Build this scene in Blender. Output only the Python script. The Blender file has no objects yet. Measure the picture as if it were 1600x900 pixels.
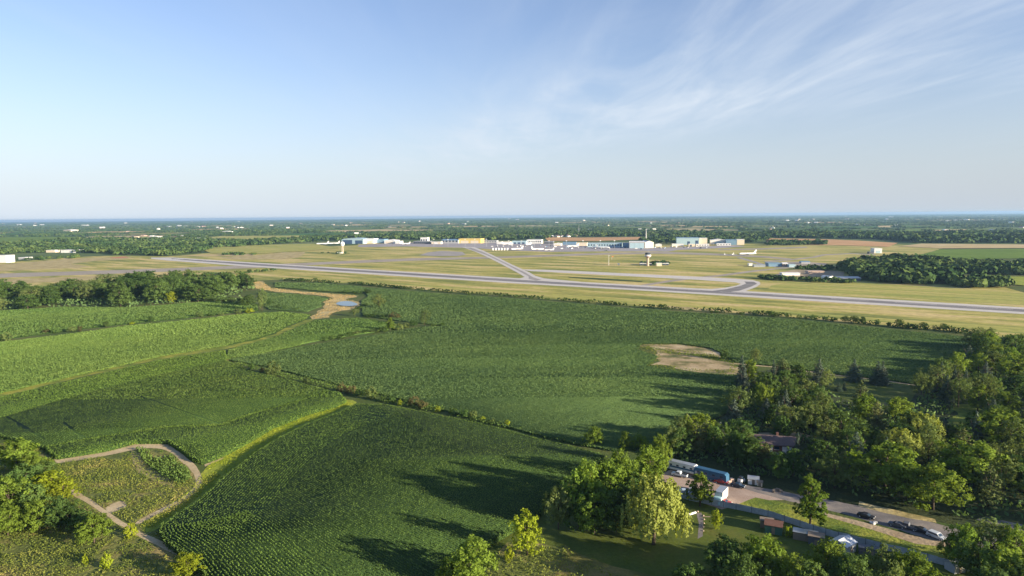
import bpy, math, random
import numpy as np
from mathutils import Vector, Matrix, Euler
from mathutils.geometry import tessellate_polygon
R = math.radians
random.seed(7); rng = np.random.default_rng(7)
sc = bpy.context.scene
col = sc.collection
# ------------------------------------------------------------------ camera
FPX = 1067.0; CH = 90.0
cam = bpy.data.cameras.new('camera'); cam.sensor_width = 36; cam.lens = 36*FPX/1600
cam.clip_start = 1; cam.clip_end = 120000
camo = bpy.data.objects.new('camera', cam); col.objects.link(camo)
CROT = Matrix.Rotation(R(90)-math.atan(112.5/FPX), 3, 'X') @ Matrix.Rotation(R(-0.5013), 3, 'Z')
camo.matrix_world = Matrix.Translation((0, 0, CH)) @ CROT.to_4x4()
sc.camera = camo
# ------------------------------------------------------------------ light
SUN_EL, SUN_AZ = 13.2, 119.0          # azimuth clockwise from +Y (view direction)
sv = Vector((math.sin(R(SUN_AZ))*math.cos(R(SUN_EL)), math.cos(R(SUN_AZ))*math.cos(R(SUN_EL)), math.sin(R(SUN_EL))))
sun = bpy.data.lights.new('sun', 'SUN'); sun.energy = 5.0; sun.angle = R(0.5); sun.color = (1.0, 0.84, 0.62)
suno = bpy.data.objects.new('sun', sun); col.objects.link(suno)
suno.rotation_euler = sv.to_track_quat('Z', 'Y').to_euler()
w = bpy.data.worlds.new('World'); sc.world = w; w.use_nodes = True
nt = w.node_tree; nt.nodes.clear()
def N(nt, t, **k):
    n = nt.nodes.new(t)
    for a, b in k.items(): setattr(n, a, b)
    return n
L = lambda a, b: nt.links.new(a, b)
out = N(nt, 'ShaderNodeOutputWorld'); bg = N(nt, 'ShaderNodeBackground'); bg.inputs[1].default_value = 0.083
sky = N(nt, 'ShaderNodeTexSky', sky_type='NISHITA', sun_disc=False)
sky.sun_elevation = R(SUN_EL); sky.sun_rotation = R(SUN_AZ); sky.altitude = 200
sky.air_density = 1.0; sky.dust_density = 0.6; sky.ozone_density = 1.6
tc = N(nt, 'ShaderNodeTexCoord')
sep = N(nt, 'ShaderNodeSeparateXYZ'); L(tc.outputs['Generated'], sep.inputs[0])
def M(op, a, b=None, c=None, nt=nt, clamp=False):
    m = N(nt, 'ShaderNodeMath', operation=op); m.use_clamp = clamp
    for i, v in enumerate((a, b, c)):
        if v is None: continue
        if isinstance(v, (int, float)): m.inputs[i].default_value = v
        else: nt.links.new(v, m.inputs[i])
    return m.outputs[0]
zc = M('MAXIMUM', sep.outputs[2], 0.03)
cmb = N(nt, 'ShaderNodeCombineXYZ'); L(M('DIVIDE', sep.outputs[0], zc), cmb.inputs[0]); L(M('DIVIDE', sep.outputs[1], zc), cmb.inputs[1])
def cloud(rot, scl, nscale, lo, hi, off, detail=9, dist=0.6):
    mp = N(nt, 'ShaderNodeMapping'); L(cmb.outputs[0], mp.inputs[0])
    mp.inputs['Rotation'].default_value = (0, 0, R(rot)); mp.inputs['Scale'].default_value = scl; mp.inputs['Location'].default_value = off
    no = N(nt, 'ShaderNodeTexNoise'); L(mp.outputs[0], no.inputs[0]); no.inputs['Scale'].default_value = nscale
    no.inputs['Detail'].default_value = detail; no.inputs['Roughness'].default_value = .58; no.inputs['Distortion'].default_value = dist
    mr = N(nt, 'ShaderNodeMapRange'); L(no.outputs[0], mr.inputs[0]); mr.inputs[1].default_value = lo; mr.inputs[2].default_value = hi
    mr.interpolation_type = 'SMOOTHSTEP'
    return mr.outputs[0]
# main cirrus streak: gaussian band along a line in the cloud plane, broken by stretched noise
def band(px, py, dx, dy, wid, amp):
    # distance to line through (px,py) direction (dx,dy)
    l = math.hypot(dx, dy); nx, ny = -dy/l, dx/l
    d = M('ADD', M('MULTIPLY', cmbx, nx), M('MULTIPLY', cmby, ny)); d = M('SUBTRACT', d, px*nx+py*ny)
    d = M('DIVIDE', d, wid); g = M('POWER', 2.718, M('MULTIPLY', M('MULTIPLY', d, d), -1.0))
    return M('MULTIPLY', g, amp)
sx = N(nt, 'ShaderNodeSeparateXYZ'); L(cmb.outputs[0], sx.inputs[0]); cmbx, cmby = sx.outputs[0], sx.outputs[1]
streak = cloud(-18, (1.9, .35, 1), 1.1, .33, .92, (3, 1, 0), detail=6)
streak2 = cloud(-24, (1.5, .5, 1), .55, .30, .85, (7.3, 2, 0), detail=5, dist=.9)
b = M('ADD', band(0.7, 7.2, 0.62, -2.1, 1.3, .9), band(3.0, 5.4, 0.62, -.9, 1.1, .7))
b = M('ADD', b, .12)
cm = M('ADD', M('MULTIPLY', streak, b), M('MULTIPLY', M('MULTIPLY', streak2, b), .75))
cm = M('MULTIPLY', cm, .58, clamp=True)
hz = N(nt, 'ShaderNodeMapRange'); L(sep.outputs[2], hz.inputs[0]); hz.inputs[1].default_value = .02; hz.inputs[2].default_value = .12
cm = M('MULTIPLY', cm, hz.outputs[0])
veil = M('POWER', 2.718, M('MULTIPLY', M('POWER', M('DIVIDE', M('MAXIMUM', sep.outputs[2], 0.0), .155), 1.4), -1.0))
veil = M('MULTIPLY', veil, .97)
air = N(nt, 'ShaderNodeMix', data_type='RGBA'); L(veil, air.inputs[0]); vs_ = N(nt, 'ShaderNodeVectorMath', operation='SCALE'); vs_.inputs[0].default_value = (3.2, 3.58, 4.02); L(M('SUBTRACT', .93, M('MULTIPLY', sep.outputs[0], .2)), vs_.inputs[3]); L(vs_.outputs[0], air.inputs[7]); skt = N(nt, 'ShaderNodeMix', data_type='RGBA', blend_type='MULTIPLY'); skt.inputs[0].default_value = 1; L(sky.outputs[0], skt.inputs[6]); skt.inputs[7].default_value = (.76, .775, .94, 1); L(skt.outputs[2], air.inputs[6]);
mix = N(nt, 'ShaderNodeMix', data_type='RGBA'); L(cm, mix.inputs[0]); L(air.outputs[2], mix.inputs[6]); mix.inputs[7].default_value = (3.5, 3.85, 4.3, 1)
L(mix.outputs[2], bg.inputs[0]); L(bg.outputs[0], out.inputs[0])
sc.view_settings.view_transform = 'Standard'; sc.view_settings.look = 'None'; sc.view_settings.gamma = 1
sc.view_settings.exposure = 1.42
sc.cycles.max_bounces = 6; sc.cycles.diffuse_bounces = 3; sc.cycles.transparent_max_bounces = 8
sc.cycles.use_denoising = True; sc.cycles.denoiser = 'OPENIMAGEDENOISE'; sc.cycles.denoising_input_passes = 'RGB_ALBEDO_NORMAL'; sc.cycles.denoising_prefilter = 'ACCURATE'

# ------------------------------------------------------------------ geometry from the survey of the photo: a sight line meets the ground
def ray(px, py):
    d = CROT @ Vector((px-800, 450-py, -FPX)); return d
def G(px, py, z=0.0):
    d = ray(px, py); t = (z-CH)/d.z
    return Vector((d.x*t, d.y*t, z))
def P(pts, z=0.0): return [G(a, b, z) for a, b in pts]
def ppm(pt): return FPX/max(pt.y, 1)
# value noise
_perm = rng.random((256, 256))
def vnoise(x, y, s=1.0):
    x = np.asarray(x)/s; y = np.asarray(y)/s
    xi = np.floor(x).astype(int); yi = np.floor(y).astype(int); fx = x-xi; fy = y-yi
    fx = fx*fx*(3-2*fx); fy = fy*fy*(3-2*fy)
    g = lambda a, b: _perm[a % 256, b % 256]
    return (g(xi, yi)*(1-fx)+g(xi+1, yi)*fx)*(1-fy)+(g(xi, yi+1)*(1-fx)+g(xi+1, yi+1)*fx)*fy
def inpoly(x, y, poly):
    x = np.asarray(x, float); y = np.asarray(y, float); r = np.zeros(x.shape, bool); n = len(poly)
    for i in range(n):
        x1, y1 = poly[i][0], poly[i][1]; x2, y2 = poly[(i+1) % n][0], poly[(i+1) % n][1]
        if y1 == y2: continue
        c = ((y1 > y) != (y2 > y)) & (x < (x2-x1)*(y-y1)/(y2-y1)+x1); r ^= c
    return r
def smooth(pts, closed=True, k=6):
    n = len(pts); o = []
    for i in range(n if closed else n-1):
        p0 = pts[(i-1) % n] if closed else pts[max(i-1, 0)]; p1 = pts[i]; p2 = pts[(i+1) % n]; p3 = pts[(i+2) % n] if closed else pts[min(i+2, n-1)]
        for j in range(k):
            t = j/k
            o.append(0.5*((2*p1)+(p2-p0)*t+(2*p0-5*p1+4*p2-p3)*t*t+(3*p1-p0-3*p2+p3)*t**3))
    if not closed: o.append(pts[-1])
    return o
def resample(pts, step, closed=True):
    o = []; n = len(pts)
    for i in range(n if closed else n-1):
        a = pts[i]; b = pts[(i+1) % n]; l = (b-a).length; k = max(1, min(40, int(l/step)))
        for j in range(k): o.append(a.lerp(b, j/k))
    if not closed: o.append(pts[-1])
    return o
def rag(pts, step, amp):
    o = []
    for p in resample(pts, step):
        o.append(Vector((p.x+(vnoise(p.x, p.y, step*1.7)-.5)*2*amp, p.y+(vnoise(p.x+77, p.y+31, step*1.7)-.5)*2*amp, p.z)))
    return o

# ------------------------------------------------------------------ objects
def tag(o, label=None, cat=None, group=None, kind=None):
    if label: o['label'] = label
    if cat: o['category'] = cat
    if group: o['group'] = group
    if kind: o['kind'] = kind
    return o
def link(name, me, parent=None, loc=None, rz=None):
    o = bpy.data.objects.new(name, me); col.objects.link(o)
    if parent: o.parent = parent
    if loc is not None: o.location = loc
    if rz is not None: o.rotation_euler = (0, 0, rz)
    return o
def mesh(name, v, f, m=None, smooth_=False):
    me = bpy.data.meshes.new(name); me.from_pydata([tuple(p) for p in v], [], f)
    if m: me.materials.append(m)
    if smooth_: me.polygons.foreach_set('use_smooth', [True]*len(me.polygons))
    me.update(); return me
def quads_mesh(name, V, m):
    """V: (n,4,3) array of quads"""
    n = len(V); me = bpy.data.meshes.new(name); me.vertices.add(n*4); me.vertices.foreach_set('co', V.reshape(-1).astype(np.float32))
    me.loops.add(n*4); me.loops.foreach_set('vertex_index', np.arange(n*4, dtype=np.int32))
    me.polygons.add(n); me.polygons.foreach_set('loop_start', np.arange(n, dtype=np.int32)*4); me.polygons.foreach_set('loop_total', np.full(n, 4, np.int32))
    me.materials.append(m); me.update(calc_edges=True); return me
def sheet(name, pts, z, m, height=0.0, smooth_k=0, jitter=None, tris=None):
    p = [Vector((a.x, a.y, 0)) for a in pts]
    if smooth_k: p = smooth(p, True, smooth_k)
    if jitter: p = rag(p, *jitter)
    tri = tessellate_polygon([p]); n = len(p)
    v = [(a.x, a.y, z+height) for a in p]; f = []
    for t in tri:
        a, b, c = [p[i] for i in t]
        f.append(t if (b-a).cross(c-a).z > 0 else t[::-1])
    if height:
        v += [(a.x, a.y, z) for a in p]
        for i in range(n): f.append((i, (i+1) % n, n+(i+1) % n, n+i))
    o = link(name, mesh(name, v, f, m)); return o
def ribbon(name, pts, width, z, m, k=6, jitter=0.0):
    p = smooth([Vector((a.x, a.y, 0)) for a in pts], False, k); v = []; f = []
    for i, a in enumerate(p):
        d = (p[min(i+1, len(p)-1)]-p[max(i-1, 0)]).normalized(); nn = Vector((-d.y, d.x, 0)); t = i/(len(p)-1)
        ww = (width(t) if callable(width) else width)/2
        j1 = (vnoise(a.x, a.y, 5)-.5)*jitter; j2 = (vnoise(a.x+50, a.y, 5)-.5)*jitter
        v += [tuple(a+nn*(ww+j1)+Vector((0, 0, z))), tuple(a-nn*(ww+j2)+Vector((0, 0, z)))]
        if i: f.append((2*i-2, 2*i-1, 2*i+1, 2*i))
    return link(name, mesh(name, v, f, m))
class MB:
    def __init__(s): s.v = []; s.f = []; s.T = Matrix.Identity(4)
    def add(s, v, f):
        b = len(s.v); s.v += [tuple(s.T @ Vector(p)) for p in v]; s.f += [tuple(b+i for i in q) for q in f]; return s
    def box(s, x0, x1, y0, y1, z0, z1):
        return s.add([(x0,y0,z0),(x1,y0,z0),(x1,y1,z0),(x0,y1,z0),(x0,y0,z1),(x1,y0,z1),(x1,y1,z1),(x0,y1,z1)],
                     [(0,3,2,1),(4,5,6,7),(0,1,5,4),(1,2,6,5),(2,3,7,6),(3,0,4,7)])
    def lathe(s, prof, n=12, c=(0,0,0), axis='z'):
        v = []; f = []
        for r, z in prof:
            for i in range(n):
                a = 2*math.pi*i/n; x, y = r*math.cos(a), r*math.sin(a)
                q = (x, y, z) if axis == 'z' else ((z, x, y) if axis == 'x' else (x, z, y))
                v.append((q[0]+c[0], q[1]+c[1], q[2]+c[2]))
        for k in range(len(prof)-1):
            for i in range(n): f.append((k*n+i, k*n+(i+1) % n, (k+1)*n+(i+1) % n, (k+1)*n+i))
        f.append(tuple(range(n))[::-1]); f.append(tuple(range((len(prof)-1)*n, len(prof)*n)))
        return s.add(v, f)
    def cyl(s, r, z0, z1, c=(0,0,0), n=12, axis='z', r2=None): return s.lathe([(r, z0), (r if r2 is None else r2, z1)], n, c, axis)
    def tube(s, a, b, r, r2=None, n=6):
        a = Vector(a); b = Vector(b); q = (b-a).to_track_quat('Z', 'Y'); v = []
        for p, rr in ((a, r), (b, r if r2 is None else r2)):
            for i in range(n): v.append(p+q @ Vector((rr*math.cos(2*math.pi*i/n), rr*math.sin(2*math.pi*i/n), 0)))
        return s.add(v, [(i, (i+1) % n, n+(i+1) % n, n+i) for i in range(n)]+[tuple(range(n))[::-1], tuple(range(n, 2*n))])
    def prism(s, poly, y0, y1, axis='y'):
        """poly in (x,z), extruded along y"""
        n = len(poly); v = [(a, y0, b) for a, b in poly]+[(a, y1, b) for a, b in poly]
        if axis == 'x': v = [(q[1], q[0], q[2]) for q in v]
        if axis == 'z': v = [(q[0], q[2], q[1]) for q in v]
        return s.add(v, [tuple(range(n)), tuple(range(n, 2*n))[::-1]]+[(i, n+i, n+(i+1) % n, (i+1) % n) for i in range(n)])
    def build(s, name, m, parent=None, sm=False, loc=None, rz=None): return link(name, mesh(name, s.v, s.f, m, sm), parent, loc, rz)
def empty(name, loc, rz=0):
    o = bpy.data.objects.new(name, None); o.empty_display_size = .5; col.objects.link(o); o.location = loc; o.rotation_euler = (0, 0, rz); return o
def copy_tree(o, parent=None):
    c = o.copy(); col.objects.link(c); c.parent = parent
    for ch in [x for x in col.objects if x.parent == o]: copy_tree(ch, c)
    return c

# ------------------------------------------------------------------ materials
def newmat(name):
    m = bpy.data.materials.new(name); m.use_nodes = True; m.node_tree.nodes.clear(); return m, m.node_tree
def ramp(nt, fac, stops):
    r = N(nt, 'ShaderNodeValToRGB'); nt.links.new(fac, r.inputs[0]); e = r.color_ramp.elements
    while len(e) < len(stops): e.new(.5)
    for i, (p, c) in enumerate(stops): e[i].position = p; e[i].color = (*c, 1)
    return r.outputs[0]
def noise(nt, vec, scale, detail=4, rough=.55, stretch=None, rot=0, loc=(0,0,0)):
    if stretch or rot:
        # a vector rotated then stretched
        r = N(nt, 'ShaderNodeMapping'); nt.links.new(vec, r.inputs[0]); r.inputs['Rotation'].default_value = (0, 0, R(rot))
        mp = N(nt, 'ShaderNodeMapping'); nt.links.new(r.outputs[0], mp.inputs[0]); mp.inputs['Scale'].default_value = stretch or (1,1,1); vec = mp.outputs[0]
        mp.inputs['Location'].default_value = loc
    n = N(nt, 'ShaderNodeTexNoise'); nt.links.new(vec, n.inputs[0]); n.inputs['Scale'].default_value = scale; n.inputs['Detail'].default_value = detail; n.inputs['Roughness'].default_value = rough
    return n.outputs[0]
def mixc(nt, f, a, b, mode='MIX'):
    m = N(nt, 'ShaderNodeMix', data_type='RGBA', blend_type=mode)
    for i, v in ((0, f), (6, a), (7, b)):
        if isinstance(v, (int, float)): m.inputs[i].default_value = v
        elif isinstance(v, tuple): m.inputs[i].default_value = (*v, 1)
        else: nt.links.new(v, m.inputs[i])
    return m.outputs[2]
def surf(name, big, scale, det=None, bump=0.0, bscale=1.0, rough=.9, stretch=None, rot=0, spec=.2, fine=.25, fscale=1.2, metal=0):
    """ground/plain surface: colour ramp on large noise, modulated by fine noise, with bump"""
    m, t = newmat(name); geo = N(t, 'ShaderNodeNewGeometry').outputs['Position']
    n1 = noise(t, geo, scale, 6, .6, stretch, rot)
    c = ramp(t, n1, big)
    n2 = noise(t, geo, fscale, 5, .65)
    if fine:
        f = N(t, 'ShaderNodeMapRange'); t.links.new(n2, f.inputs[0]); f.inputs[1].default_value = .3; f.inputs[2].default_value = .7; f.inputs[3].default_value = 1-fine; f.inputs[4].default_value = 1+fine
        vm = N(t, 'ShaderNodeVectorMath', operation='SCALE'); t.links.new(c, vm.inputs[0]); t.links.new(f.outputs[0], vm.inputs[3]); c = vm.outputs[0]
    b = N(t, 'ShaderNodeBsdfPrincipled'); t.links.new(c, b.inputs['Base Color']); b.inputs['Roughness'].default_value = rough
    b.inputs['Specular IOR Level'].default_value = spec; b.inputs['Metallic'].default_value = metal
    if bump:
        bp = N(t, 'ShaderNodeBump'); bp.inputs['Distance'].default_value = bump; bp.inputs['Strength'].default_value = 1
        t.links.new(noise(t, geo, bscale, 4, .6), bp.inputs['Height']); t.links.new(bp.outputs[0], b.inputs['Normal'])
    o = N(t, 'ShaderNodeOutputMaterial'); t.links.new(b.outputs[0], o.inputs[0]); return m
def plain(name, c, rough=.6, spec=.4, metal=0, var=.12, scale=.6):
    return surf(name, [(.3, tuple(x*(1-var) for x in c)), (.7, tuple(min(1, x*(1+var)) for x in c))], scale, rough=rough, spec=spec, fine=var*.6, fscale=3, metal=metal)
def leafmat(name, c1, c2, trans=.35, var=.35, ws=.05, bleach=None, hue=.5):
    c1 = tuple(v_*1.2 for v_ in c1); c2 = tuple(v_*1.2 for v_ in c2)
    """leaf: diffuse + translucent, hue between two greens by object and by place"""
    m, t = newmat(name); geo = N(t, 'ShaderNodeNewGeometry').outputs['Position']; oi = N(t, 'ShaderNodeObjectInfo')
    n = noise(t, geo, ws, 3, .5); n2 = noise(t, geo, .9, 3, .6)
    f = M('ADD', M('MULTIPLY', n, .5, nt=t), M('MULTIPLY', oi.outputs['Random'], hue, nt=t), nt=t)
    f = M('ADD', f, M('MULTIPLY', M('SUBTRACT', n2, .5, nt=t), .5, nt=t), nt=t, clamp=True)
    c = mixc(t, f, c1, c2)
    r2 = M('FRACT', M('MULTIPLY', oi.outputs['Random'], 17.31, nt=t), nt=t)
    v = M('ADD', M('MULTIPLY', r2, var*1.2, nt=t), 1-var*.6, nt=t)
    v = M('MULTIPLY', v, M('ADD', M('MULTIPLY', n2, .7, nt=t), .65, nt=t), nt=t)
    sc_ = N(t, 'ShaderNodeVectorMath', operation='SCALE'); t.links.new(c, sc_.inputs[0]); t.links.new(v, sc_.inputs[3]); c = sc_.outputs[0]
    d = N(t, 'ShaderNodeBsdfDiffuse'); t.links.new(c, d.inputs[0])
    tr = N(t, 'ShaderNodeBsdfTranslucent'); t.links.new(mixc(t, 1.0, c, (1.25, 1.2, .45), 'MULTIPLY'), tr.inputs[0])
    ms = N(t, 'ShaderNodeMixShader'); ms.inputs[0].default_value = trans; t.links.new(d.outputs[0], ms.inputs[1]); t.links.new(tr.outputs[0], ms.inputs[2])
    o = N(t, 'ShaderNodeOutputMaterial'); t.links.new(ms.outputs[0], o.inputs[0]); return m
def cropmat(name, c1, c2, c3, rot, trans=.3, big=.008, streak=.05, sy=.05):
    c1, c2, c3 = [tuple(v_*1.1 for v_ in c_) for c_ in (c1, c2, c3)]
    m, t = newmat(name); geo = N(t, 'ShaderNodeNewGeometry').outputs['Position']
    n1 = noise(t, geo, big, 5, .55); n2 = noise(t, geo, streak*10, 4, .6, (1, sy, 1), rot); n3 = noise(t, geo, .55, 5, .7); n4 = noise(t, geo, .05, 4, .6); n5 = noise(t, geo, .28, 3, .5, (.04, 1, 1), -rot)  # broad noise: crop tone, plus slope shading put into the colour
    f = M('ADD', M('MULTIPLY', n1, .9, nt=t), M('MULTIPLY', n2, .3, nt=t), nt=t); f = M('ADD', f, M('MULTIPLY', n4, .35, nt=t), nt=t)
    f = M('ADD', f, M('MULTIPLY', n5, .55, nt=t), nt=t); f = M('SUBTRACT', f, .62, nt=t)
    c = ramp(t, f, [(.2, c1), (.5, c2), (.8, c3)])
    v = M('ADD', M('MULTIPLY', n3, 1.1, nt=t), .48, nt=t)
    s = N(t, 'ShaderNodeVectorMath', operation='SCALE'); t.links.new(c, s.inputs[0]); t.links.new(v, s.inputs[3]); c = s.outputs[0]
    d = N(t, 'ShaderNodeBsdfDiffuse'); t.links.new(c, d.inputs[0])
    tr = N(t, 'ShaderNodeBsdfTranslucent'); t.links.new(mixc(t, 1.0, c, (1.2, 1.15, .5), 'MULTIPLY'), tr.inputs[0])
    ms = N(t, 'ShaderNodeMixShader'); ms.inputs[0].default_value = trans; t.links.new(d.outputs[0], ms.inputs[1]); t.links.new(tr.outputs[0], ms.inputs[2])
    o = N(t, 'ShaderNodeOutputMaterial'); t.links.new(ms.outputs[0], o.inputs[0]); return m

m_ground = surf('meadow_ground', [(.3, (.045,.085,.02)), (.5, (.08,.11,.03)), (.7, (.13,.13,.05))], .02, bump=.25, bscale=.8, fine=.35, fscale=.7)
m_airgrass = surf('airfield_grass', [(.36, (.15,.18,.035)), (.44, (.24,.25,.055)), (.52, (.36,.325,.08)), (.60, (.50,.40,.17))], .006, stretch=(1,5,1), rot=36, bump=.12, bscale=.5, fine=.25, fscale=.15)
m_airgrass2 = surf('mown_grass', [(.35, (.20,.24,.045)), (.5, (.32,.32,.07)), (.62, (.42,.36,.11))], .02, stretch=(.25,4,1), rot=36, bump=.12, bscale=.5, fine=.2, fscale=.15)
m_runedge = surf('runway_shoulder_concrete', [(.3, (.46,.44,.41)), (.7, (.58,.55,.51))], .03, fine=.1, fscale=.3, stretch=(1,6,1), rot=36)
m_runway = surf('runway_asphalt', [(.35, (.15,.145,.15)), (.5, (.19,.183,.18)), (.65, (.25,.24,.235))], .02, fine=.12, fscale=.2, stretch=(.3,8,1), rot=36)
m_taxi = surf('taxiway_asphalt', [(.3, (.25,.235,.225)), (.7, (.35,.325,.30))], .03, fine=.12, fscale=.2)
m_oldrun = surf('worn_taxiway', [(.3, (.27,.24,.19)), (.7, (.36,.32,.27))], .02, fine=.15, fscale=.2)
m_apron = surf('apron_concrete', [(.3, (.24,.23,.24)), (.7, (.38,.35,.35))], .01, fine=.15, fscale=.1, stretch=(1,3,1))
m_paint = plain('white_road_paint', (.75,.75,.72), .8, .2)
m_straw = surf('dry_straw', [(.3, (.22,.19,.07)), (.5, (.38,.31,.14)), (.7, (.48,.41,.22))], .06, bump=.3, bscale=.5, fine=.3, fscale=.5)
m_earth = surf('bare_earth', [(.3, (.27,.20,.12)), (.55, (.39,.31,.20)), (.75, (.47,.39,.27))], .08, bump=.2, bscale=.8, fine=.22, fscale=.8)
m_soil = surf('patchy_soil', [(.36, (.08,.10,.03)), (.44, (.22,.19,.08)), (.5, (.35,.27,.15)), (.6, (.44,.35,.21)), (.72, (.54,.46,.31))], .05, bump=.3, bscale=.8, fine=.3, fscale=.8, stretch=(1,1.4,1), rot=10)
m_track = surf('sandy_track', [(.3, (.34,.27,.15)), (.55, (.47,.38,.23)), (.75, (.54,.46,.30))], .12, bump=.12, bscale=1.2, fine=.2, fscale=1.5)
m_wheat = surf('wheat_stubble', [(.3, (.40,.22,.09)), (.6, (.50,.30,.14)), (.75, (.55,.38,.19))], .004, fine=.1, fscale=.03, stretch=(1,4,1))
m_wheat2 = surf('cut_hay', [(.3, (.40,.30,.13)), (.7, (.52,.42,.23))], .004, fine=.12, fscale=.03)
m_weeds = surf('weed_ground', [(.3, (.07,.10,.022)), (.5, (.14,.16,.04)), (.62, (.24,.20,.07)), (.78, (.36,.27,.13))], .07, bump=.5, bscale=.7, fine=.35, fscale=.8)
m_lawn = surf('lawn_turf', [(.3, (.055,.085,.014)), (.55, (.09,.12,.018)), (.75, (.14,.13,.035))], .05, bump=.08, bscale=1.5, fine=.2, fscale=1.0)
m_verge = surf('bright_grass', [(.3, (.17,.23,.02)), (.6, (.27,.31,.035)), (.8, (.35,.33,.07))], .07, bump=.3, bscale=1, fine=.3, fscale=1)
m_dryl = surf('dry_lawn', [(.35, (.09,.10,.02)), (.5, (.16,.15,.04)), (.65, (.26,.20,.08))], .08, bump=.1, fine=.2, fscale=1)
m_yardgrass = surf('yard_grass', [(.35, (.08,.13,.018)), (.5, (.16,.20,.028)), (.62, (.27,.27,.04))], .09, bump=.3, bscale=1, fine=.3, fscale=1)
m_gravel = surf('yard_gravel', [(.3, (.30,.22,.17)), (.7, (.42,.33,.27))], .15, bump=.05, bscale=3, fine=.15, fscale=2)
m_road = surf('driveway_asphalt', [(.35, (.13,.125,.125)), (.5, (.19,.175,.165)), (.65, (.27,.235,.20))], .12, bump=.03, bscale=3, fine=.15, fscale=2)
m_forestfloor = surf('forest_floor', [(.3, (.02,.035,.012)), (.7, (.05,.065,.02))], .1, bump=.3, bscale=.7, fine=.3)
m_soy = cropmat('soy_leaves', (.076,.132,.05), (.108,.172,.058), (.158,.222,.07), 50, trans=.22)
m_soy2 = cropmat('left_soy_leaves', (.125,.205,.052), (.165,.248,.062), (.21,.285,.075), 74, trans=.22)  # lighter soy copy: front-lit brightness of the left fields put into colour
m_head = cropmat('headland_leaves', (.09,.155,.035), (.125,.20,.042), (.17,.245,.055), 40, trans=.25)  # corn colour paled, standing in for light caught by differently running rows
m_soy3 = cropmat('strip_soy_leaves', (.095,.17,.045), (.13,.205,.055), (.18,.255,.07), 74, trans=.22)
m_corn = cropmat('corn_leaves', (.066,.115,.032), (.098,.155,.038), (.15,.205,.05), 40, trans=.25)
m_weedleaf = cropmat('weed_leaves', (.08,.13,.025), (.17,.20,.04), (.36,.30,.11), 0, trans=.3, big=.04)
m_shade = surf('crop_shade_green', [(.3, (.02,.045,.01)), (.7, (.035,.07,.015))], .1, fine=.3)  # dark green: shade between crop rows and on field sides put into colour
m_water = plain('pond_water', (.02,.04,.05), .04, .5)
m_farm = None

# ================================================================== SETTING
BIG = 34000
g = sheet('ground', [Vector((-BIG,-BIG,0)), Vector((BIG,-BIG,0)), Vector((BIG,BIG,0)), Vector((-BIG,BIG,0))], 0, None); tag(g, kind='structure')
# far plain: base colour as far farmland and woods; near: meadow
mg, t = newmat('plain_ground'); geo = N(t, 'ShaderNodeNewGeometry').outputs['Position']
near = ramp(t, noise(t, geo, .02, 6, .6), [(.3, (.045,.085,.02)), (.5, (.08,.11,.03)), (.7, (.13,.13,.05))])
far = ramp(t, noise(t, geo, .0016, 6, .62, (1, 2.6, 1), 8), [(.30, (.03,.055,.02)), (.45, (.05,.085,.03)), (.54, (.09,.14,.045)), (.62, (.15,.18,.07)), (.74, (.36,.29,.15))])
ln = N(t, 'ShaderNodeVectorMath', operation='LENGTH'); t.links.new(geo, ln.inputs[0])
fd = N(t, 'ShaderNodeMapRange'); t.links.new(ln.outputs['Value'], fd.inputs[0]); fd.inputs[1].default_value = 1500; fd.inputs[2].default_value = 2200
c = mixc(t, fd.outputs[0], near, far)
b_ = N(t, 'ShaderNodeBsdfPrincipled'); t.links.new(c, b_.inputs['Base Color']); b_.inputs['Roughness'].default_value = .95; b_.inputs['Specular IOR Level'].default_value = .1
bp = N(t, 'ShaderNodeBump'); bp.inputs['Distance'].default_value = .3; t.links.new(noise(t, geo, .7, 4, .6), bp.inputs['Height']); t.links.new(bp.outputs[0], b_.inputs['Normal'])
o_ = N(t, 'ShaderNodeOutputMaterial'); t.links.new(b_.outputs[0], o_.inputs[0]); g.data.materials.clear(); g.data.materials.append(mg)

def S(name, px, z, m, kind='structure', **k):
    o = sheet(name, P(px), z, m, **k); tag(o, kind=kind); return o
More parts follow.
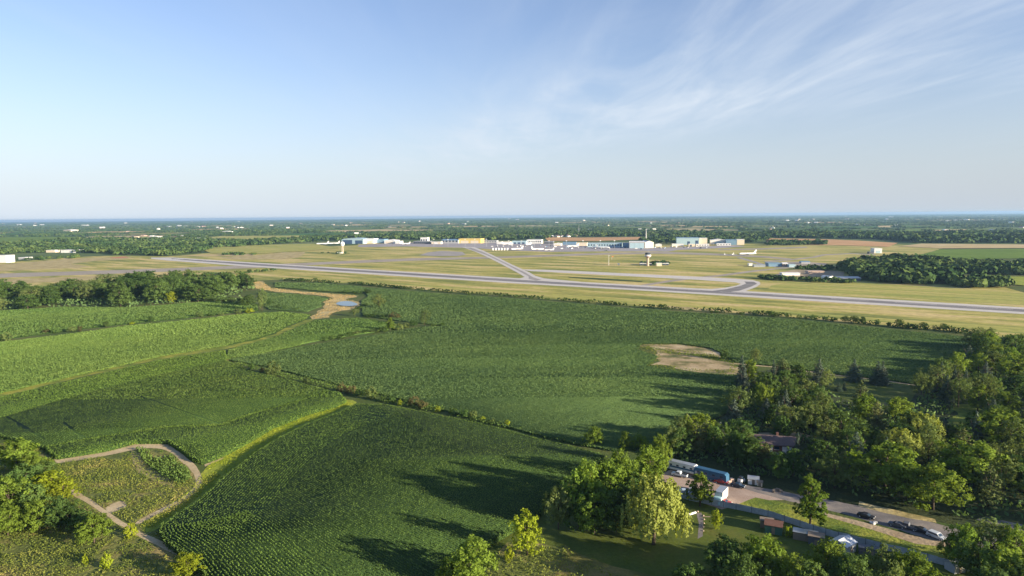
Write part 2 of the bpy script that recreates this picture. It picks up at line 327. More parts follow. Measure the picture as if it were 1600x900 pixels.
# ---- far farmland: a patchwork in rotated cells, one sheet with a colour per field
ROT = R(11); cr, sr = math.cos(ROT), math.sin(ROT)
CW, CD = 520.0, 760.0
def cellrand(i, j, k=0):
    return random.Random(i*73856093 ^ j*19349663 ^ k*83492791).random()
airzone = P([(-400,470),(-300,425),(0,398),(130,400),(330,384),(480,379),(540,371),(1180,369),(1200,372),(1440,371),(1700,378),(1900,390),(1900,560),(1500,640),(-400,640)])
airz = [(p.x, p.y) for p in airzone]
vx = []; fc = []; cols = []
PAL = [(.09,.18,.06), (.13,.21,.065), (.17,.23,.08), (.10,.16,.06), (.26,.27,.11), (.52,.40,.21), (.46,.39,.22)]
WOOD = {}
for i in range(-60, 60):
    for j in range(0, 50):
        r = cellrand(i, j); cx, cy = (i+.5)*CW, (j+.5)*CD+1100
        X = cx*cr-cy*sr; Y = cx*sr+cy*cr
        if Y < 900 or abs(X) > Y*1.1+800: WOOD[(i, j)] = 0; continue
        pw = .40
        WOOD[(i, j)] = 1 if r < pw else 0
        if r >= pw:
            q = cellrand(i, j, 5); cidx = int(q**1.25*len(PAL)) if q < .93 else 5
            x0, x1 = i*CW+12, (i+1)*CW-12; y0, y1 = j*CD+1100+12, (j+1)*CD+1100-12
            y0 += (cellrand(i,j,7)*.35)*CD
            x1 -= (cellrand(i,j,8)*.3)*CW
            b = len(vx)
            q4 = [(a*cr-c_*sr, a*sr+c_*cr) for a, c_ in ((x0,y0),(x1,y0),(x1,y1),(x0,y1))]
            if inpoly(np.array([a for a, _ in q4]), np.array([c_ for _, c_ in q4]), airz).any(): continue
            vx += [(a, c_, .4) for a, c_ in q4]; fc.append((b, b+1, b+2, b+3)); cols.append(PAL[min(cidx, 6)])
me = mesh('farmland', vx, fc); at = me.color_attributes.new('Col', 'FLOAT_COLOR', 'CORNER')
arr = np.ones((len(fc)*4, 4), np.float32)
for k_, c_ in enumerate(cols): arr[k_*4:k_*4+4, :3] = c_
at.data.foreach_set('color', arr.reshape(-1))
mf, t = newmat('far_fields'); vc = N(t, 'ShaderNodeVertexColor', layer_name='Col'); geo = N(t, 'ShaderNodeNewGeometry').outputs['Position']
n_ = noise(t, geo, .006, 4, .6, (1,4,1), 11); s_ = N(t, 'ShaderNodeVectorMath', operation='SCALE'); t.links.new(vc.outputs[0], s_.inputs[0]); t.links.new(M('ADD', n_, .35, nt=t), s_.inputs[3])
d_ = N(t, 'ShaderNodeBsdfDiffuse'); t.links.new(s_.outputs[0], d_.inputs[0]); o_ = N(t, 'ShaderNodeOutputMaterial'); t.links.new(d_.outputs[0], o_.inputs[0])
me.materials.append(mf); tag(link('farmland', me), kind='structure')

far_fields = [
 ('wheat_field', [(850,371),(905,371.5),(1000,370.5),(1002,374.5),(930,377),(856,376.5)], m_wheat),
 ('wheat_field', [(1198,372.5),(1290,374),(1345,376.5),(1403,380),(1388,386),(1330,384),(1270,383),(1198,380)], m_wheat),
 ('wheat_field', [(1404,385),(1440,381),(1600,382.5),(1750,384),(1750,389),(1600,388),(1470,388.5)], m_wheat2),
 ('wheat_field', [(505,360.5),(600,358.5),(635,359.5),(640,361.5),(560,363),(510,363)], m_wheat2),
 ('wheat_field', [(1455,359.5),(1510,358.5),(1512,361.5),(1470,363.5)], m_wheat2),
 ('wheat_field', [(1562,364.5),(1640,364),(1640,367.5),(1575,367)], m_wheat2),
 ('wheat_field', [(1370,353),(1395,352.5),(1393,355.5),(1375,355.5)], m_wheat2),
 ('hay_field', [(322,371),(345,369),(480,368),(480,374.5),(400,377),(330,375)], m_airgrass2),
 ('crop_field', [(310,388),(345,384),(400,383),(490,381),(530,388),(480,392),(400,397),(330,396)], m_airgrass2),
 ('crop_field', [(0,371),(120,370),(135,373),(100,378),(30,382),(-80,382)], m_soy2),
 ('crop_field', [(1425,402),(1470,390),(1600,389),(1800,389),(1800,405),(1600,404),(1480,406)], m_soy2),
 ('crop_field', [(1488,432.5),(1600,433),(1800,436),(1800,448),(1600,447),(1560,443),(1500,440)], m_verge),
 ('crop_field', [(1395,361),(1440,359),(1442,361),(1400,362.5)], m_soy2),
]
for k_, (n_, px, m_) in enumerate(far_fields): S(n_, px, .8, m_)
FARCLR = [[(p.x, p.y) for p in P(px)] for _, px, _ in far_fields]
# ---- airfield
S('airfield', [(-400,460),(-200,428),(0,411),(60,406),(135,401),(180,399.5),(262,400.5),(330,395),(420,389),(560,383),(560,380),(740,376),(1000,379),(1200,381),(1300,382.5),(1400,382),(1480,385),(1440,400),(1370,410),(1325,425),(1325,437),(1420,443),(1560,447),(1600,458),(1900,470),(1900,575),(1600,531),(1500,518),(1420,512),(1200,492),(1000,479),(700,456),(560,444),(440,437),(350,440),(100,450),(0,453),(-400,490)], .03, m_airgrass, jitter=(25, 3))
S('mown_verge', [(440,434),(560,438),(700,448),(900,462),(1100,476),(1300,492),(1600,512),(1900,538),(1900,560),(1600,524),(1500,512),(1200,487),(1000,475),(700,452),(560,440.5),(440,436)], .06, m_airgrass2)
S('mown_verge', [(1250,438),(1330,441),(1450,448),(1560,455),(1750,470),(1750,486),(1600,477),(1400,465),(1200,452),(1205,446)], .06, m_airgrass2)
S('runway', [(236,402.6),(268,402.2),(400,410.5),(600,422.5),(800,434.3),(1000,445.7),(1200,457),(1600,480.5),(2000,504),(2000,516),(1600,491),(1200,466.2),(1000,454),(800,442.6),(600,430),(400,417.3),(262,407.2),(236,404.4)], .12, m_runedge)
S('runway_strip', [(268,403.6),(400,412.2),(800,436.6),(1200,459.6),(1600,483.6),(2000,507),(2000,511.5),(1600,487.8),(1200,463.2),(800,440),(400,415),(268,405)], .18, m_runway)
a0, a1 = G(272,404.5), G(1990,508.6); dd_ = (a1-a0).normalized(); nn_ = Vector((-dd_.y, dd_.x, 0)); pm_ = MB(); s_d = 60
while s_d < (a1-a0).length:
    q = [a0+dd_*(s_d+e)+nn_*f for e, f in ((0,-.5),(36,-.5),(36,.5),(0,.5))]; pm_.add([(v_.x, v_.y, .24) for v_ in q], [(0,1,2,3)]); s_d += 60
for f in [k_*3.2 for k_ in range(-7, 8) if k_]:
    q = [a0+dd_*e+nn_*(f+g_) for e, g_ in ((6,-.9),(36,-.9),(36,.9),(6,.9))]; pm_.add([(v_.x, v_.y, .24) for v_ in q], [(0,1,2,3)])
tag(pm_.build('runway_markings', m_paint), kind='structure')
S('taxiway', [(722,386),(741,386),(757,392.5),(782,404.5),(800,413.5),(827,425.5),(836,431),(850,435),(872,437.2),(905,440.2),(905,442.2),(770,434.5),(770,432.6),(795,434.4),(812,435),(820,433),(812,428),(797,420),(780,411),(758,400),(742,393)], .16, m_runedge)
S('taxiway_strip', [(727,387),(736,387),(754,393.5),(778,405),(797,414.5),(822,426.5),(832,433),(846,437.5),(838,438.5),(826,436),(826,432),(815,426),(799,417.5),(782,409),(760,398.5)], .20, m_taxi)
S('taxiway', [(812,421),(850,421.5),(900,423.6),(1000,428.3),(1085,432.2),(1150,435.6),(1176,437.7),(1187,440.5),(1188,444),(1182,448.5),(1165,455),(1196,458.6),(1190,460.5),(1090,455),(1090,450.8),(1112,451.6),(1132,449.8),(1150,446.5),(1158,443.6),(1150,441.5),(1118,439.3),(1085,437),(1000,432.6),(900,427.4),(830,423.8)], .14, m_runedge)
S('taxiway_strip', [(1163,440),(1178,440.5),(1183,443.5),(1174,448),(1155,454.5),(1140,456.4),(1110,455),(1135,452),(1158,446.5),(1166,443)], .19, m_runway)
S('worn_taxiway', [(-200,443),(0,427.5),(200,421.5),(400,414),(560,407),(640,403.6),(760,401.2),(800,400),(860,398),(940,395),(1040,393.5),(1120,396),(1200,400.3),(1237,404),(1232,406),(1190,402.4),(1110,398.6),(1030,396.4),(940,398),(860,401),(800,402.8),(750,404.4),(640,407.6),(500,413.5),(400,418.6),(200,427),(0,434),(-200,450)], .09, m_oldrun)
S('perimeter_road', [(1192,408.5),(1195,407.7),(1230,405.5),(1270,401),(1284,397.5),(1330,395.6),(1368,397.5),(1368,398.8),(1330,396.8),(1290,399),(1275,402.5),(1235,407),(1200,410)], .11, m_oldrun)
S('perimeter_road', [(1085,433),(1120,430),(1180,422),(1240,417),(1242,418),(1185,424),(1130,431.5),(1092,435)], .11, m_oldrun)
S('perimeter_road', [(1000,445.5),(1050,437),(1092,433),(1096,434.5),(1055,439.5),(1010,446.5)], .11, m_oldrun)
S('perimeter_road', [(1150,402.5),(1158,402),(1200,414.5),(1196,417),(1180,411)], .11, m_taxi)
S('perimeter_road', [(1122,389.5),(1200,387.5),(1260,385.4),(1262,387),(1190,390),(1122,391)], .11, m_oldrun)
S('apron', [(560,382.5),(640,379),(760,378.5),(900,381),(960,384),(1030,387),(1080,385.6),(1150,383),(1165,385),(1120,388),(1060,390.5),(1045,393),(940,392.8),(860,393.5),(800,391.5),(770,389.5),(742,387.6),(720,387),(640,385),(560,386)], .13, m_apron)
S('asphalt_patch', [(655,399),(668,394.5),(690,392),(722,393.5),(728,398),(715,400),(680,400)], .12, m_taxi)
S('bare_patch', [(-100,428),(0,413.5),(62,408),(135,403),(175,402.5),(210,401.5),(195,405),(145,408),(110,412.5),(140,416),(120,419),(60,420.5),(0,424),(-100,436)], .10, m_straw, jitter=(12, 4))
S('bare_patch', [(172,402.4),(195,400.6),(203,402),(190,403.4),(175,403.6)], .14, surf('red_earth', [(.3,(.4,.16,.08)),(.7,(.48,.24,.13))], .03))
S('bare_patch', [(340,402),(400,399),(440,394.5),(475,393.5),(476,396.5),(468,402.5),(445,405),(370,406)], .12, m_straw, jitter=(12, 4))
S('bare_patch', [(-200,448),(0,437),(100,433),(200,430.5),(300,428.5),(300,430.5),(200,434.5),(100,440),(0,444),(-200,458)], .10, m_straw, jitter=(12, 3))
S('bare_patch', [(280,399.5),(330,397.5),(395,398),(395,399.5),(330,400.5)], .12, m_wheat2)
S('bare_patch', [(1045,478),(1090,481),(1075,483.6),(1030,480)], .10, m_straw, jitter=(8, 2))
S('dark_grass', [(886,432.6),(930,434.5),(1005,439.5),(1002,440.8),(940,437.5),(890,434)], .10, m_shade)
S('gravel_yard', [(1222,425),(1240,421.5),(1290,422),(1320,425),(1318,431.5),(1260,433),(1210,430)], .12, m_earth)
S('gravel_yard', [(1200,413),(1228,409),(1255,409),(1290,411.5),(1296,414),(1250,418),(1210,418)], .12, m_oldrun)
# ---- farm country in front
strawpx = [(380,442),(400,439.5),(412,442),(424,450),(470,455.5),(520,459.5),(552,461.5),(560,464),(545,466),(540,468.5),(560,471),(560,479),(542,484),(520,489),(514,495.5),(486,499.5),(487,494),(500,487),(508,479),(506,471),(518,465.5),(500,461.5),(460,458),(424,455.5),(402,451),(388,446)]
S('drainage_strip', strawpx, .02, m_straw, smooth_k=3, jitter=(7, 5))
S('pond', [(525,474.5),(532,471.3),(545,470.5),(554,472.8),(559,475.8),(550,478),(535,477.6)], .08, m_water, smooth_k=4)
S('grass_strip', [(-150,650),(0,614),(100,591.5),(180,573),(250,557),(350,541),(400,531),(430,522),(450,511),(478,500),(492,497),(487,503),(470,509),(452,520),(434,528),(400,537),(350,546),(250,561),(100,596),(0,620),(-150,662)], .016, m_yardgrass, jitter=(5, 1.5))
S('grass_strip', [(540,624),(556,632),(520,648),(484,662),(436,686),(398,711),(358,745),(310,787),(272,811),(240,830),(222,826),(228,812),(255,795),(296,764),(325,728),(350,708),(390,686),(432,664),(490,641)], .016, m_verge, smooth_k=3, jitter=(4, .8))
roughpx = [(-150,900),(-100,700),(40,690),(85,715),(210,694),(262,696),(300,722),(318,745),(330,740),(345,742),(300,785),(240,826),(255,838),(300,868),(330,912),(300,1000),(-150,1000)]
S('rough_ground', roughpx, .012, m_weeds, jitter=(6, 1.2))
S('dirt_track', [(84,716),(110,714),(160,706),(210,693),(232,691.5),(255,692),(275,703),(300,722),(316,745),(311,762),(286,784),(250,802),(218,819),(213,816),(245,798),(280,780),(302,762),(306,746),(290,727),(265,706),(246,701),(215,702),(160,713),(112,721),(90,723)], .022, m_track, smooth_k=3, jitter=(2.5, .35))
S('dirt_track', [(112,764),(126,770),(150,786),(180,808),(215,828),(255,848),(300,870),(340,900),(380,930),(372,945),(325,908),(285,872),(235,848),(200,830),(165,806),(138,788),(112,772)], .024, m_track, smooth_k=3, jitter=(2.5, .35))
S('dirt_track', [(165,794),(185,784),(197,784),(198,792),(185,797),(172,802)], .028, m_track, smooth_k=3, jitter=(2.5, .4))
S('dirt_track', [(205,705),(216,708),(228,726),(250,741),(275,755),(270,762),(240,752),(215,735),(206,716)], .028, m_straw, smooth_k=3, jitter=(2.5, .8))
S('dirt_track', [(318,722),(345,713),(354,710),(346,718),(322,729)], .024, m_track, jitter=(2, .4))
S('bare_patch', [(998,541),(1010,537.5),(1050,536.5),(1085,540),(1110,544),(1126,550),(1120,557.5),(1095,554),(1060,550),(1030,546)], .02, m_soil, jitter=(7, 4))
S('bare_patch', [(1014,545),(1040,550),(1075,554),(1110,560),(1150,566),(1152,584),(1110,583),(1075,579),(1040,573),(1010,569),(1028,560)], .024, m_soil, jitter=(7, 5))
S('farm_lane', [(1145,566.5),(1210,571.5),(1300,583.5),(1370,591.5),(1437,601),(1437,603.5),(1370,594),(1300,586),(1210,574),(1145,569)], .028, m_track)
S('lawn', [(1290,592),(1340,596),(1435,605),(1420,632),(1330,628),(1290,612)], .01, m_lawn)
S('lawn', [(1490,634),(1530,630),(1545,662),(1490,666)], .01, m_yardgrass, jitter=(4, 2.5))
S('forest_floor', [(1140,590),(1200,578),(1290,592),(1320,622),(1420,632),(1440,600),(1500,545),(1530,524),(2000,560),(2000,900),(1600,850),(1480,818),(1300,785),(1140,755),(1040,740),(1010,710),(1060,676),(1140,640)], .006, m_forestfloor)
S('lawn', [(690,1000),(690,905),(700,870),(760,850),(800,822),(846,800),(850,765),(930,722),(1000,730),(1040,765),(1150,795),(1290,835),(1420,868),(1570,905),(1700,1000)], .010, m_lawn)
S('yard_strip', [(1148,790),(1175,777),(1195,777),(1270,799),(1380,829),(1480,857),(1600,898),(1640,925),(1560,905),(1430,868),(1300,832),(1200,803)], .014, m_yardgrass)
S('gravel_yard', [(1030,742),(1048,734),(1110,745),(1160,757),(1215,768),(1260,781),(1200,781),(1180,777),(1150,788),(1128,796),(1075,778),(1042,764)], .018, m_gravel, jitter=(3, .4))
S('driveway', [(1130,754),(1170,759),(1220,768),(1300,783),(1400,803),(1470,820),(1600,852),(1750,890),(1750,920),(1600,880),(1480,849),(1430,836),(1380,821),(1320,804),(1260,788),(1200,775),(1160,764)], .024, m_road, jitter=(4, .9))
S('gravel_shoulder', [(1290,801),(1380,824),(1430,838),(1490,851),(1485,857),(1430,850),(1380,833),(1290,806)], .030, m_earth, jitter=(3, .5))
S('gravel_shoulder', [(1340,783),(1400,797),(1460,812),(1462,818),(1400,805),(1340,791)], .030, m_straw, jitter=(3, .6))
S('neighbour_road', [(1524,812),(1540,808),(1620,824),(1700,845),(1700,852),(1600,832)], .02, m_road)
S('dry_lawn', [(880,856),(905,870),(960,884),(1040,900),(1100,925),(1000,960),(900,930),(870,890)], .016, m_dryl, jitter=(6, 3))
S('weedy_bank', [(790,850),(830,848),(880,856),(900,874),(960,905),(900,960),(760,960),(745,905)], .015, m_weeds, jitter=(4, 1))
S('garden_path', [(1088,802),(1096,801),(1099,812),(1098,838),(1090,842),(1092,818)], .02, m_road)

# ================================================================== CROPS
def poly2(pxs, z): return [(p.x, p.y) for p in P(pxs, z)]
def blades(x, y, z, s, flat=.55, up=.0):
    """one leaf-clump quad at each point"""
    n = len(x); az = rng.random(n)*2*np.pi; el = flat*np.pi/2*(.25+.75*rng.random(n))     # tilt of the normal from vertical
    nx, ny, nz = np.sin(el)*np.cos(az), np.sin(el)*np.sin(az), np.cos(el)
    t1 = np.stack([-np.sin(az), np.cos(az), np.zeros(n)], 1); nn = np.stack([nx, ny, nz], 1); t2 = np.cross(nn, t1)
    a = (rng.random(n)*np.pi)[:, None]; u = t1*np.cos(a)+t2*np.sin(a); v = np.cross(nn, u)
    s1 = (s*(.6+.6*rng.random(n)))[:, None]*.5; s2 = (s*(.35+.45*rng.random(n)))[:, None]*.5
    c = np.stack([x, y, z], 1)
    return np.stack([c-u*s1-v*s2*.3, c+v*s2*-1, c+u*s1+v*s2*.3, c+v*s2], 1)
def crop(name, pxs, h, m, rowdir, label, tram=(), headm=None, ragged=(6, .5), head=None, headw=24, amp=.35, nlod=1.0, per=2, gapnoise=0.0):
    w_ = P(pxs, h); outl = rag([Vector((p.x, p.y, 0)) for p in w_], *ragged)
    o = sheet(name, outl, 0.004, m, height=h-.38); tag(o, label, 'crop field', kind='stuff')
    poly = [(p.x, p.y) for p in outl]; X = np.array(poly)
    dirv = np.array([math.cos(R(rowdir)), math.sin(R(rowdir))]); nv = np.array([-dirv[1], dirv[0]])
    cen = X.mean(0); U = (X-cen)@dirv; V = (X-cen)@nv; allq = []; headmask = []
    for d0, d1, sp, rw in ((0, 330, .36, .84), (330, 520, .72, .8), (520, 900, 1.2, 1.4), (900, 1600, 2.4, 2.6)):
        ys = X[:, 1]
        if ys.min() > d1 or ys.max() < d0: continue
        sp *= nlod; us = np.arange(U.min(), U.max(), sp); vs = np.arange(V.min(), V.max(), rw)
        if len(us)*len(vs) > 6e6: raise Exception('too many '+name)
        uu, vv = np.meshgrid(us, vs); uu = uu.ravel()+rng.normal(0, sp*.35, uu.size); vv = vv.ravel()+rng.normal(0, .07 if rw < 1 else rw*.35, vv.size)
        x = cen[0]+uu*dirv[0]+vv*nv[0]; y = cen[1]+uu*dirv[1]+vv*nv[1]
        k = (y > d0) & (y <= d1) & (np.abs(x) < y*.85+40); x, y = x[k], y[k]
        k = inpoly(x, y, poly); x, y = x[k], y[k]
        for ta, tb in tram:
            a, b = [np.array((q_.x, q_.y)) for q_ in (G(*ta, h), G(*tb, h))]; ab = b-a; tt = np.clip(((x-a[0])*ab[0]+(y-a[1])*ab[1])/(ab@ab), 0, 1)
            k = np.hypot(x-a[0]-tt*ab[0], y-a[1]-tt*ab[1])+(vnoise(x, y, 5)-.5)*.6 > .5; x, y = x[k], y[k]
        nh = 0
        if head is not None and d0 == 0:
            hp = np.array([(p.x, p.y) for p in head]); dmin = np.full(len(x), 1e9)
            for i in range(len(hp)-1):
                a, b = hp[i], hp[i+1]; ab = b-a; tt = np.clip(((x-a[0])*ab[0]+(y-a[1])*ab[1])/(ab@ab), 0, 1)
                dmin = np.minimum(dmin, np.hypot(x-a[0]-tt*ab[0], y-a[1]-tt*ab[1]))
            k = dmin > headw-.2; x, y = x[k], y[k]
            q = [];
            hr = resample(smooth([Vector((p.x, p.y, 0)) for p in head], False, 6), sp, False); hq = np.array([(p.x, p.y) for p in hr])
            tn = np.gradient(hq, axis=0); tn /= np.linalg.norm(tn, axis=1)[:, None]+1e-9; nn = np.stack([tn[:, 1], -tn[:, 0]], 1)
            for kk in range(int(headw/.95)):
                dd = .5+kk*.95
                pp = hq+nn*dd*HS+rng.normal(0, .09, hq.shape)
                q.append(pp)
            q = np.concatenate(q); kk = inpoly(q[:, 0], q[:, 1], poly); q = q[kk]; nh = len(q)
            # drop rows that fold closer to the edge than their own distance
            x = np.concatenate([x, q[:, 0]]); y = np.concatenate([y, q[:, 1]])
        for r_ in range(per):
            sz = sp*1.15 if d0 else .44
            zz = h-.15+amp*.7*(rng.random(len(x))-.2)+(vnoise(x, y, 7)-.5)*.2+.06
            allq.append(blades(x+rng.normal(0, sp*.15, len(x)), y+rng.normal(0, .08 if d0 == 0 else sp*.3, len(x)), zz, np.full(len(x), sz), .62))
            headmask.append(np.arange(len(x)) >= len(x)-nh)
    wq = resample([Vector((a_, b_, 0)) for a_, b_ in poly], .35); wq = np.array([(p.x, p.y) for p in wq if p.y < 480])
    for r_ in range(9 if len(wq) else 0):
        allq.append(blades(wq[:, 0]+rng.normal(0, .3, len(wq)), wq[:, 1]+rng.normal(0, .3, len(wq)), h*rng.random(len(wq)), np.full(len(wq), .7), .95)); headmask.append(np.zeros(len(wq), bool))
    Q = np.concatenate(allq); HM = np.concatenate(headmask)
    # leaves are part of the same object: join into its mesh
    me = o.data; nv0 = len(me.vertices); co = np.empty(nv0*3, np.float32); me.vertices.foreach_get('co', co)
    lv = np.empty(len(me.loops), np.int32); me.loops.foreach_get('vertex_index', lv); ls = np.empty(len(me.polygons), np.int32); lt = ls.copy()
    me.polygons.foreach_get('loop_start', ls); me.polygons.foreach_get('loop_total', lt)
    n = len(Q); me2 = bpy.data.meshes.new(name); me2.vertices.add(nv0+4*n); me2.vertices.foreach_set('co', np.concatenate([co, Q.reshape(-1).astype(np.float32)]))
    me2.loops.add(len(lv)+4*n); me2.loops.foreach_set('vertex_index', np.concatenate([lv, nv0+np.arange(4*n, dtype=np.int32)]))
    me2.polygons.add(len(ls)+n); me2.polygons.foreach_set('loop_start', np.concatenate([ls, len(lv)+4*np.arange(n, dtype=np.int32)])); me2.polygons.foreach_set('loop_total', np.concatenate([lt, np.full(n, 4, np.int32)]))
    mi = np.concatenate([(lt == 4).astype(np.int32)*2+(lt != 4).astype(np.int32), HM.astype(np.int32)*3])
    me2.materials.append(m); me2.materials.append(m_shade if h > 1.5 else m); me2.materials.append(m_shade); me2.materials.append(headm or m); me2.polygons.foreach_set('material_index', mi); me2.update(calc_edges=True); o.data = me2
    return o
HS = -1
headpx = [(556,630),(534,642),(486,659),(438,682),(400,705),(358,738),(312,780),(275,806),(250,822),(254,838),(276,852),(300,872),(334,915),(400,985)]
headl = P(headpx, 2.2)
def rdir(a, b):
    p, q = G(*a), G(*b); return math.degrees(math.atan2(q.y-p.y, q.x-p.x))
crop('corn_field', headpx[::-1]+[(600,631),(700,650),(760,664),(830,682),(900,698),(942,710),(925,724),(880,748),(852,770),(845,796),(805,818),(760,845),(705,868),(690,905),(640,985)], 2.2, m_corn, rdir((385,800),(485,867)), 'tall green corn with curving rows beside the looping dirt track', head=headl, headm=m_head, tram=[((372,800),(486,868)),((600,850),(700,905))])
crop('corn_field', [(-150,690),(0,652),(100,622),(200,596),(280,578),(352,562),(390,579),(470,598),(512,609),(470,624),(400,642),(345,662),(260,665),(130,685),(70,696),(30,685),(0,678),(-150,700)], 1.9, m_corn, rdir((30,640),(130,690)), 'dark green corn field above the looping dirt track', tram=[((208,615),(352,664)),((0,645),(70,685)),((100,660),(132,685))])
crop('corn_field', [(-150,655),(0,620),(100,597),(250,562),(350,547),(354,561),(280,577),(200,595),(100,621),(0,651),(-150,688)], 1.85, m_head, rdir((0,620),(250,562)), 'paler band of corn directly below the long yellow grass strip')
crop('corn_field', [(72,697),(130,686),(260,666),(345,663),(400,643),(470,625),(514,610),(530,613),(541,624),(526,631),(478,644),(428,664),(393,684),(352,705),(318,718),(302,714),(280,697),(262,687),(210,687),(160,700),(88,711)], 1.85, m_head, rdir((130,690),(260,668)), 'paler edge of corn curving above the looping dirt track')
crop('soybean_field', [(-200,660),(0,612),(100,589),(180,571),(250,555),(350,539),(400,529),(428,520),(448,509),(480,497),(486,491),(440,487),(380,490),(300,499),(200,508),(110,521),(0,534),(-200,560)], .9, m_soy2, rdir((0,590),(300,540)), 'light green soybeans above the long yellow grass strip', amp=.3)
crop('soybean_field', [(-200,556),(0,530),(110,515),(200,505),(300,495),(380,486),(404,484),(402,475),(370,471),(330,470),(270,475),(200,480),(100,479),(0,485),(-200,500)], .9, m_soy3, rdir((0,520),(300,480)), 'light green soybeans below the upper left woodlot', amp=.3)
crop('soybean_field', [(562,448),(700,459.5),(800,466),(1000,482.5),(1200,496),(1300,505),(1420,517),(1525,527),(1512,560),(1440,600),(1370,590),(1300,582),(1210,570),(1150,565),(1128,550),(1110,542.5),(1060,535.5),(1000,536),(994,545),(1026,556),(1008,571),(1060,580),(1150,586),(1148,610),(1140,640),(1070,670),(1030,694),(960,702),(900,692),(830,675),(760,657),(700,641),(620,620),(540,602),(480,587),(420,572),(358,561),(420,551),(520,533),(610,519),(660,510),(700,509),(620,500),(566,492),(566,480),(564,470),(575,462)], .9, m_soy, rdir((700,470),(1300,540)), 'large dark green soybean field in front of the runway', amp=.3)
crop('soybean_field', [(358,546),(430,526),(478,505),(492,500),(560,496),(640,508),(600,515.5),(500,531),(400,552),(356,558)], .9, m_soy3, rdir((400,540),(600,510)), 'narrow green soybean strip between the yellow grass and shrub row', amp=.3)
crop('soybean_field', [(430,441),(500,442),(565,447.5),(572,455),(540,457),(500,454),(430,448)], .9, m_soy, 10, 'small dark green field beside the airfield hedge', amp=.3)
crop('soybean_field', [(404,457),(460,459),(498,463),(512,466.5),(502,471),(502,478),(480,486),(420,483),(408,474)], .9, m_soy, 10, 'small green field left of the pond', amp=.3)

# weeds on the rough ground and verges: knee-high clumps, one mass
def tufts(name, pxs, dens, h, m, label, size=.9, excl=(), thr=None, noise_s=9, flat=1.0):
    poly = poly2(pxs, 0); X = np.array(poly); x0, y0 = X.min(0); x1, y1 = X.max(0); n = int((x1-x0)*(y1-y0)*dens)
    x = x0+rng.random(n)*(x1-x0); y = y0+rng.random(n)*(y1-y0); k = inpoly(x, y, poly)
    for e in excl: k &= ~inpoly(x, y, poly2(e, 0))
    if thr is not None: k &= vnoise(x, y, noise_s)*.6+vnoise(x+40, y, noise_s/3)*.4 > thr
    x, y = x[k], y[k]; zz = h*(.15+.85*rng.random(len(x)))*(.5+vnoise(x, y, noise_s))
    q = blades(x, y, zz, np.full(len(x), size), flat); print(name, len(q))
    return tag(link(name, quads_mesh(name, q, m)), label, 'ground plants', kind='stuff')
trk = [[(84,714),(160,706),(232,691),(258,692),(300,720),(317,745),(311,764),(250,803),(218,821),(211,815),(280,780),(304,758),(290,727),(246,702),(160,714),(88,724)],
       [(112,762),(180,806),(300,868),(345,905),(325,915),(235,850),(165,808),(112,774)], [(165,794),(190,783),(199,790),(172,803)]]
tufts('weeds', roughpx, 5, .6, m_weedleaf, 'tangled yellow green weeds around the looping dirt track', size=.5, excl=trk, thr=.30)
tufts('tall_weeds', [(212,702),(246,703),(268,712),(296,738),(300,752),(280,760),(240,738),(222,720)], 5, 1.6, m_corn, 'tall dark weeds inside the dirt track loop', thr=.25)
tufts('strip_grass', [(540,628),(552,632),(486,659),(436,683),(358,739),(275,804),(232,826),(222,822),(298,766),(325,728),(350,708),(392,686),(434,664),(490,643)], 5, .4, cropmat('strip_grass_leaves', (.19,.27,.022), (.29,.34,.035), (.36,.35,.06), 0, big=.05), 'bright yellow green grass strip beside the corn', size=.4, thr=.2)
tufts('bank_weeds', [(745,905),(790,848),(830,846),(880,854),(905,872),(970,905),(900,960),(760,960)], 2.5, .9, m_weedleaf, 'dry yellow weeds on the bank by the lawn', size=.55, thr=.3)
tufts('woodlot_undergrowth', [(-60,450),(60,452),(110,452),(210,446),(390,447),(400,452),(350,466),(400,474),(330,470),(270,476),(200,480),(100,479),(0,485),(-60,492)], .12, 4.5, m_soy, 'dark brush under the upper woodlot', size=3.2, thr=.35, noise_s=20)
tufts('patch_weeds', [(990,540),(1010,536),(1060,534),(1130,547),(1128,562),(1155,566),(1156,588),(1070,583),(1004,571),(1024,558)], .9, .5, m_weedleaf, 'weeds ringing the bare sandy patch', size=.8, thr=.5, noise_s=14, excl=[[(1018,541),(1060,539),(1105,546),(1112,553),(1060,548)],[(1030,552),(1080,557),(1140,568),(1140,579),(1080,576),(1035,567)]])
tufts('patch_weeds', [(998,540),(1040,545),(1100,551),(1150,562),(1150,568),(1110,561),(1040,551),(1005,545)], 1.2, .5, m_weedleaf, 'yellow green weeds across the bare sandy patch', size=.8, thr=.35)
tufts('straw_clumps', strawpx, .5, .5, cropmat('straw_leaves', (.3,.22,.09), (.45,.34,.16), (.2,.2,.06), 0), 'dry straw clumps along the drainage strip', size=1.0, thr=.3, excl=[[(520,474),(532,469.5),(556,470.5),(563,476),(550,479.5),(530,479)]])
tufts('hedge_undergrowth', [(352,560),(392,573),(470,590),(530,604),(600,618),(700,640),(780,660),(850,680),(930,696),(928,702),(850,687),(780,668),(700,650),(600,630),(530,612),(470,598),(390,579),(354,566)], 2.2, 1.3, m_corn, 'low dark growth along the diagonal ditch', thr=.42)
tufts('hedge_undergrowth', [(440,436.5),(560,443.5),(700,455),(800,461.5),(1000,478),(1200,490.5),(1300,499.5),(1420,511),(1530,521),(1530,524),(1420,515),(1300,503),(1200,494),(1000,480.8),(800,464),(700,457.5),(560,446),(440,438.5)], .35, 2.6, cropmat('hedge_leaves', (.02,.045,.012), (.035,.06,.015), (.05,.08,.02), 0), 'thin dark hedge line along the airfield edge', size=2.4, thr=.45, noise_s=14)

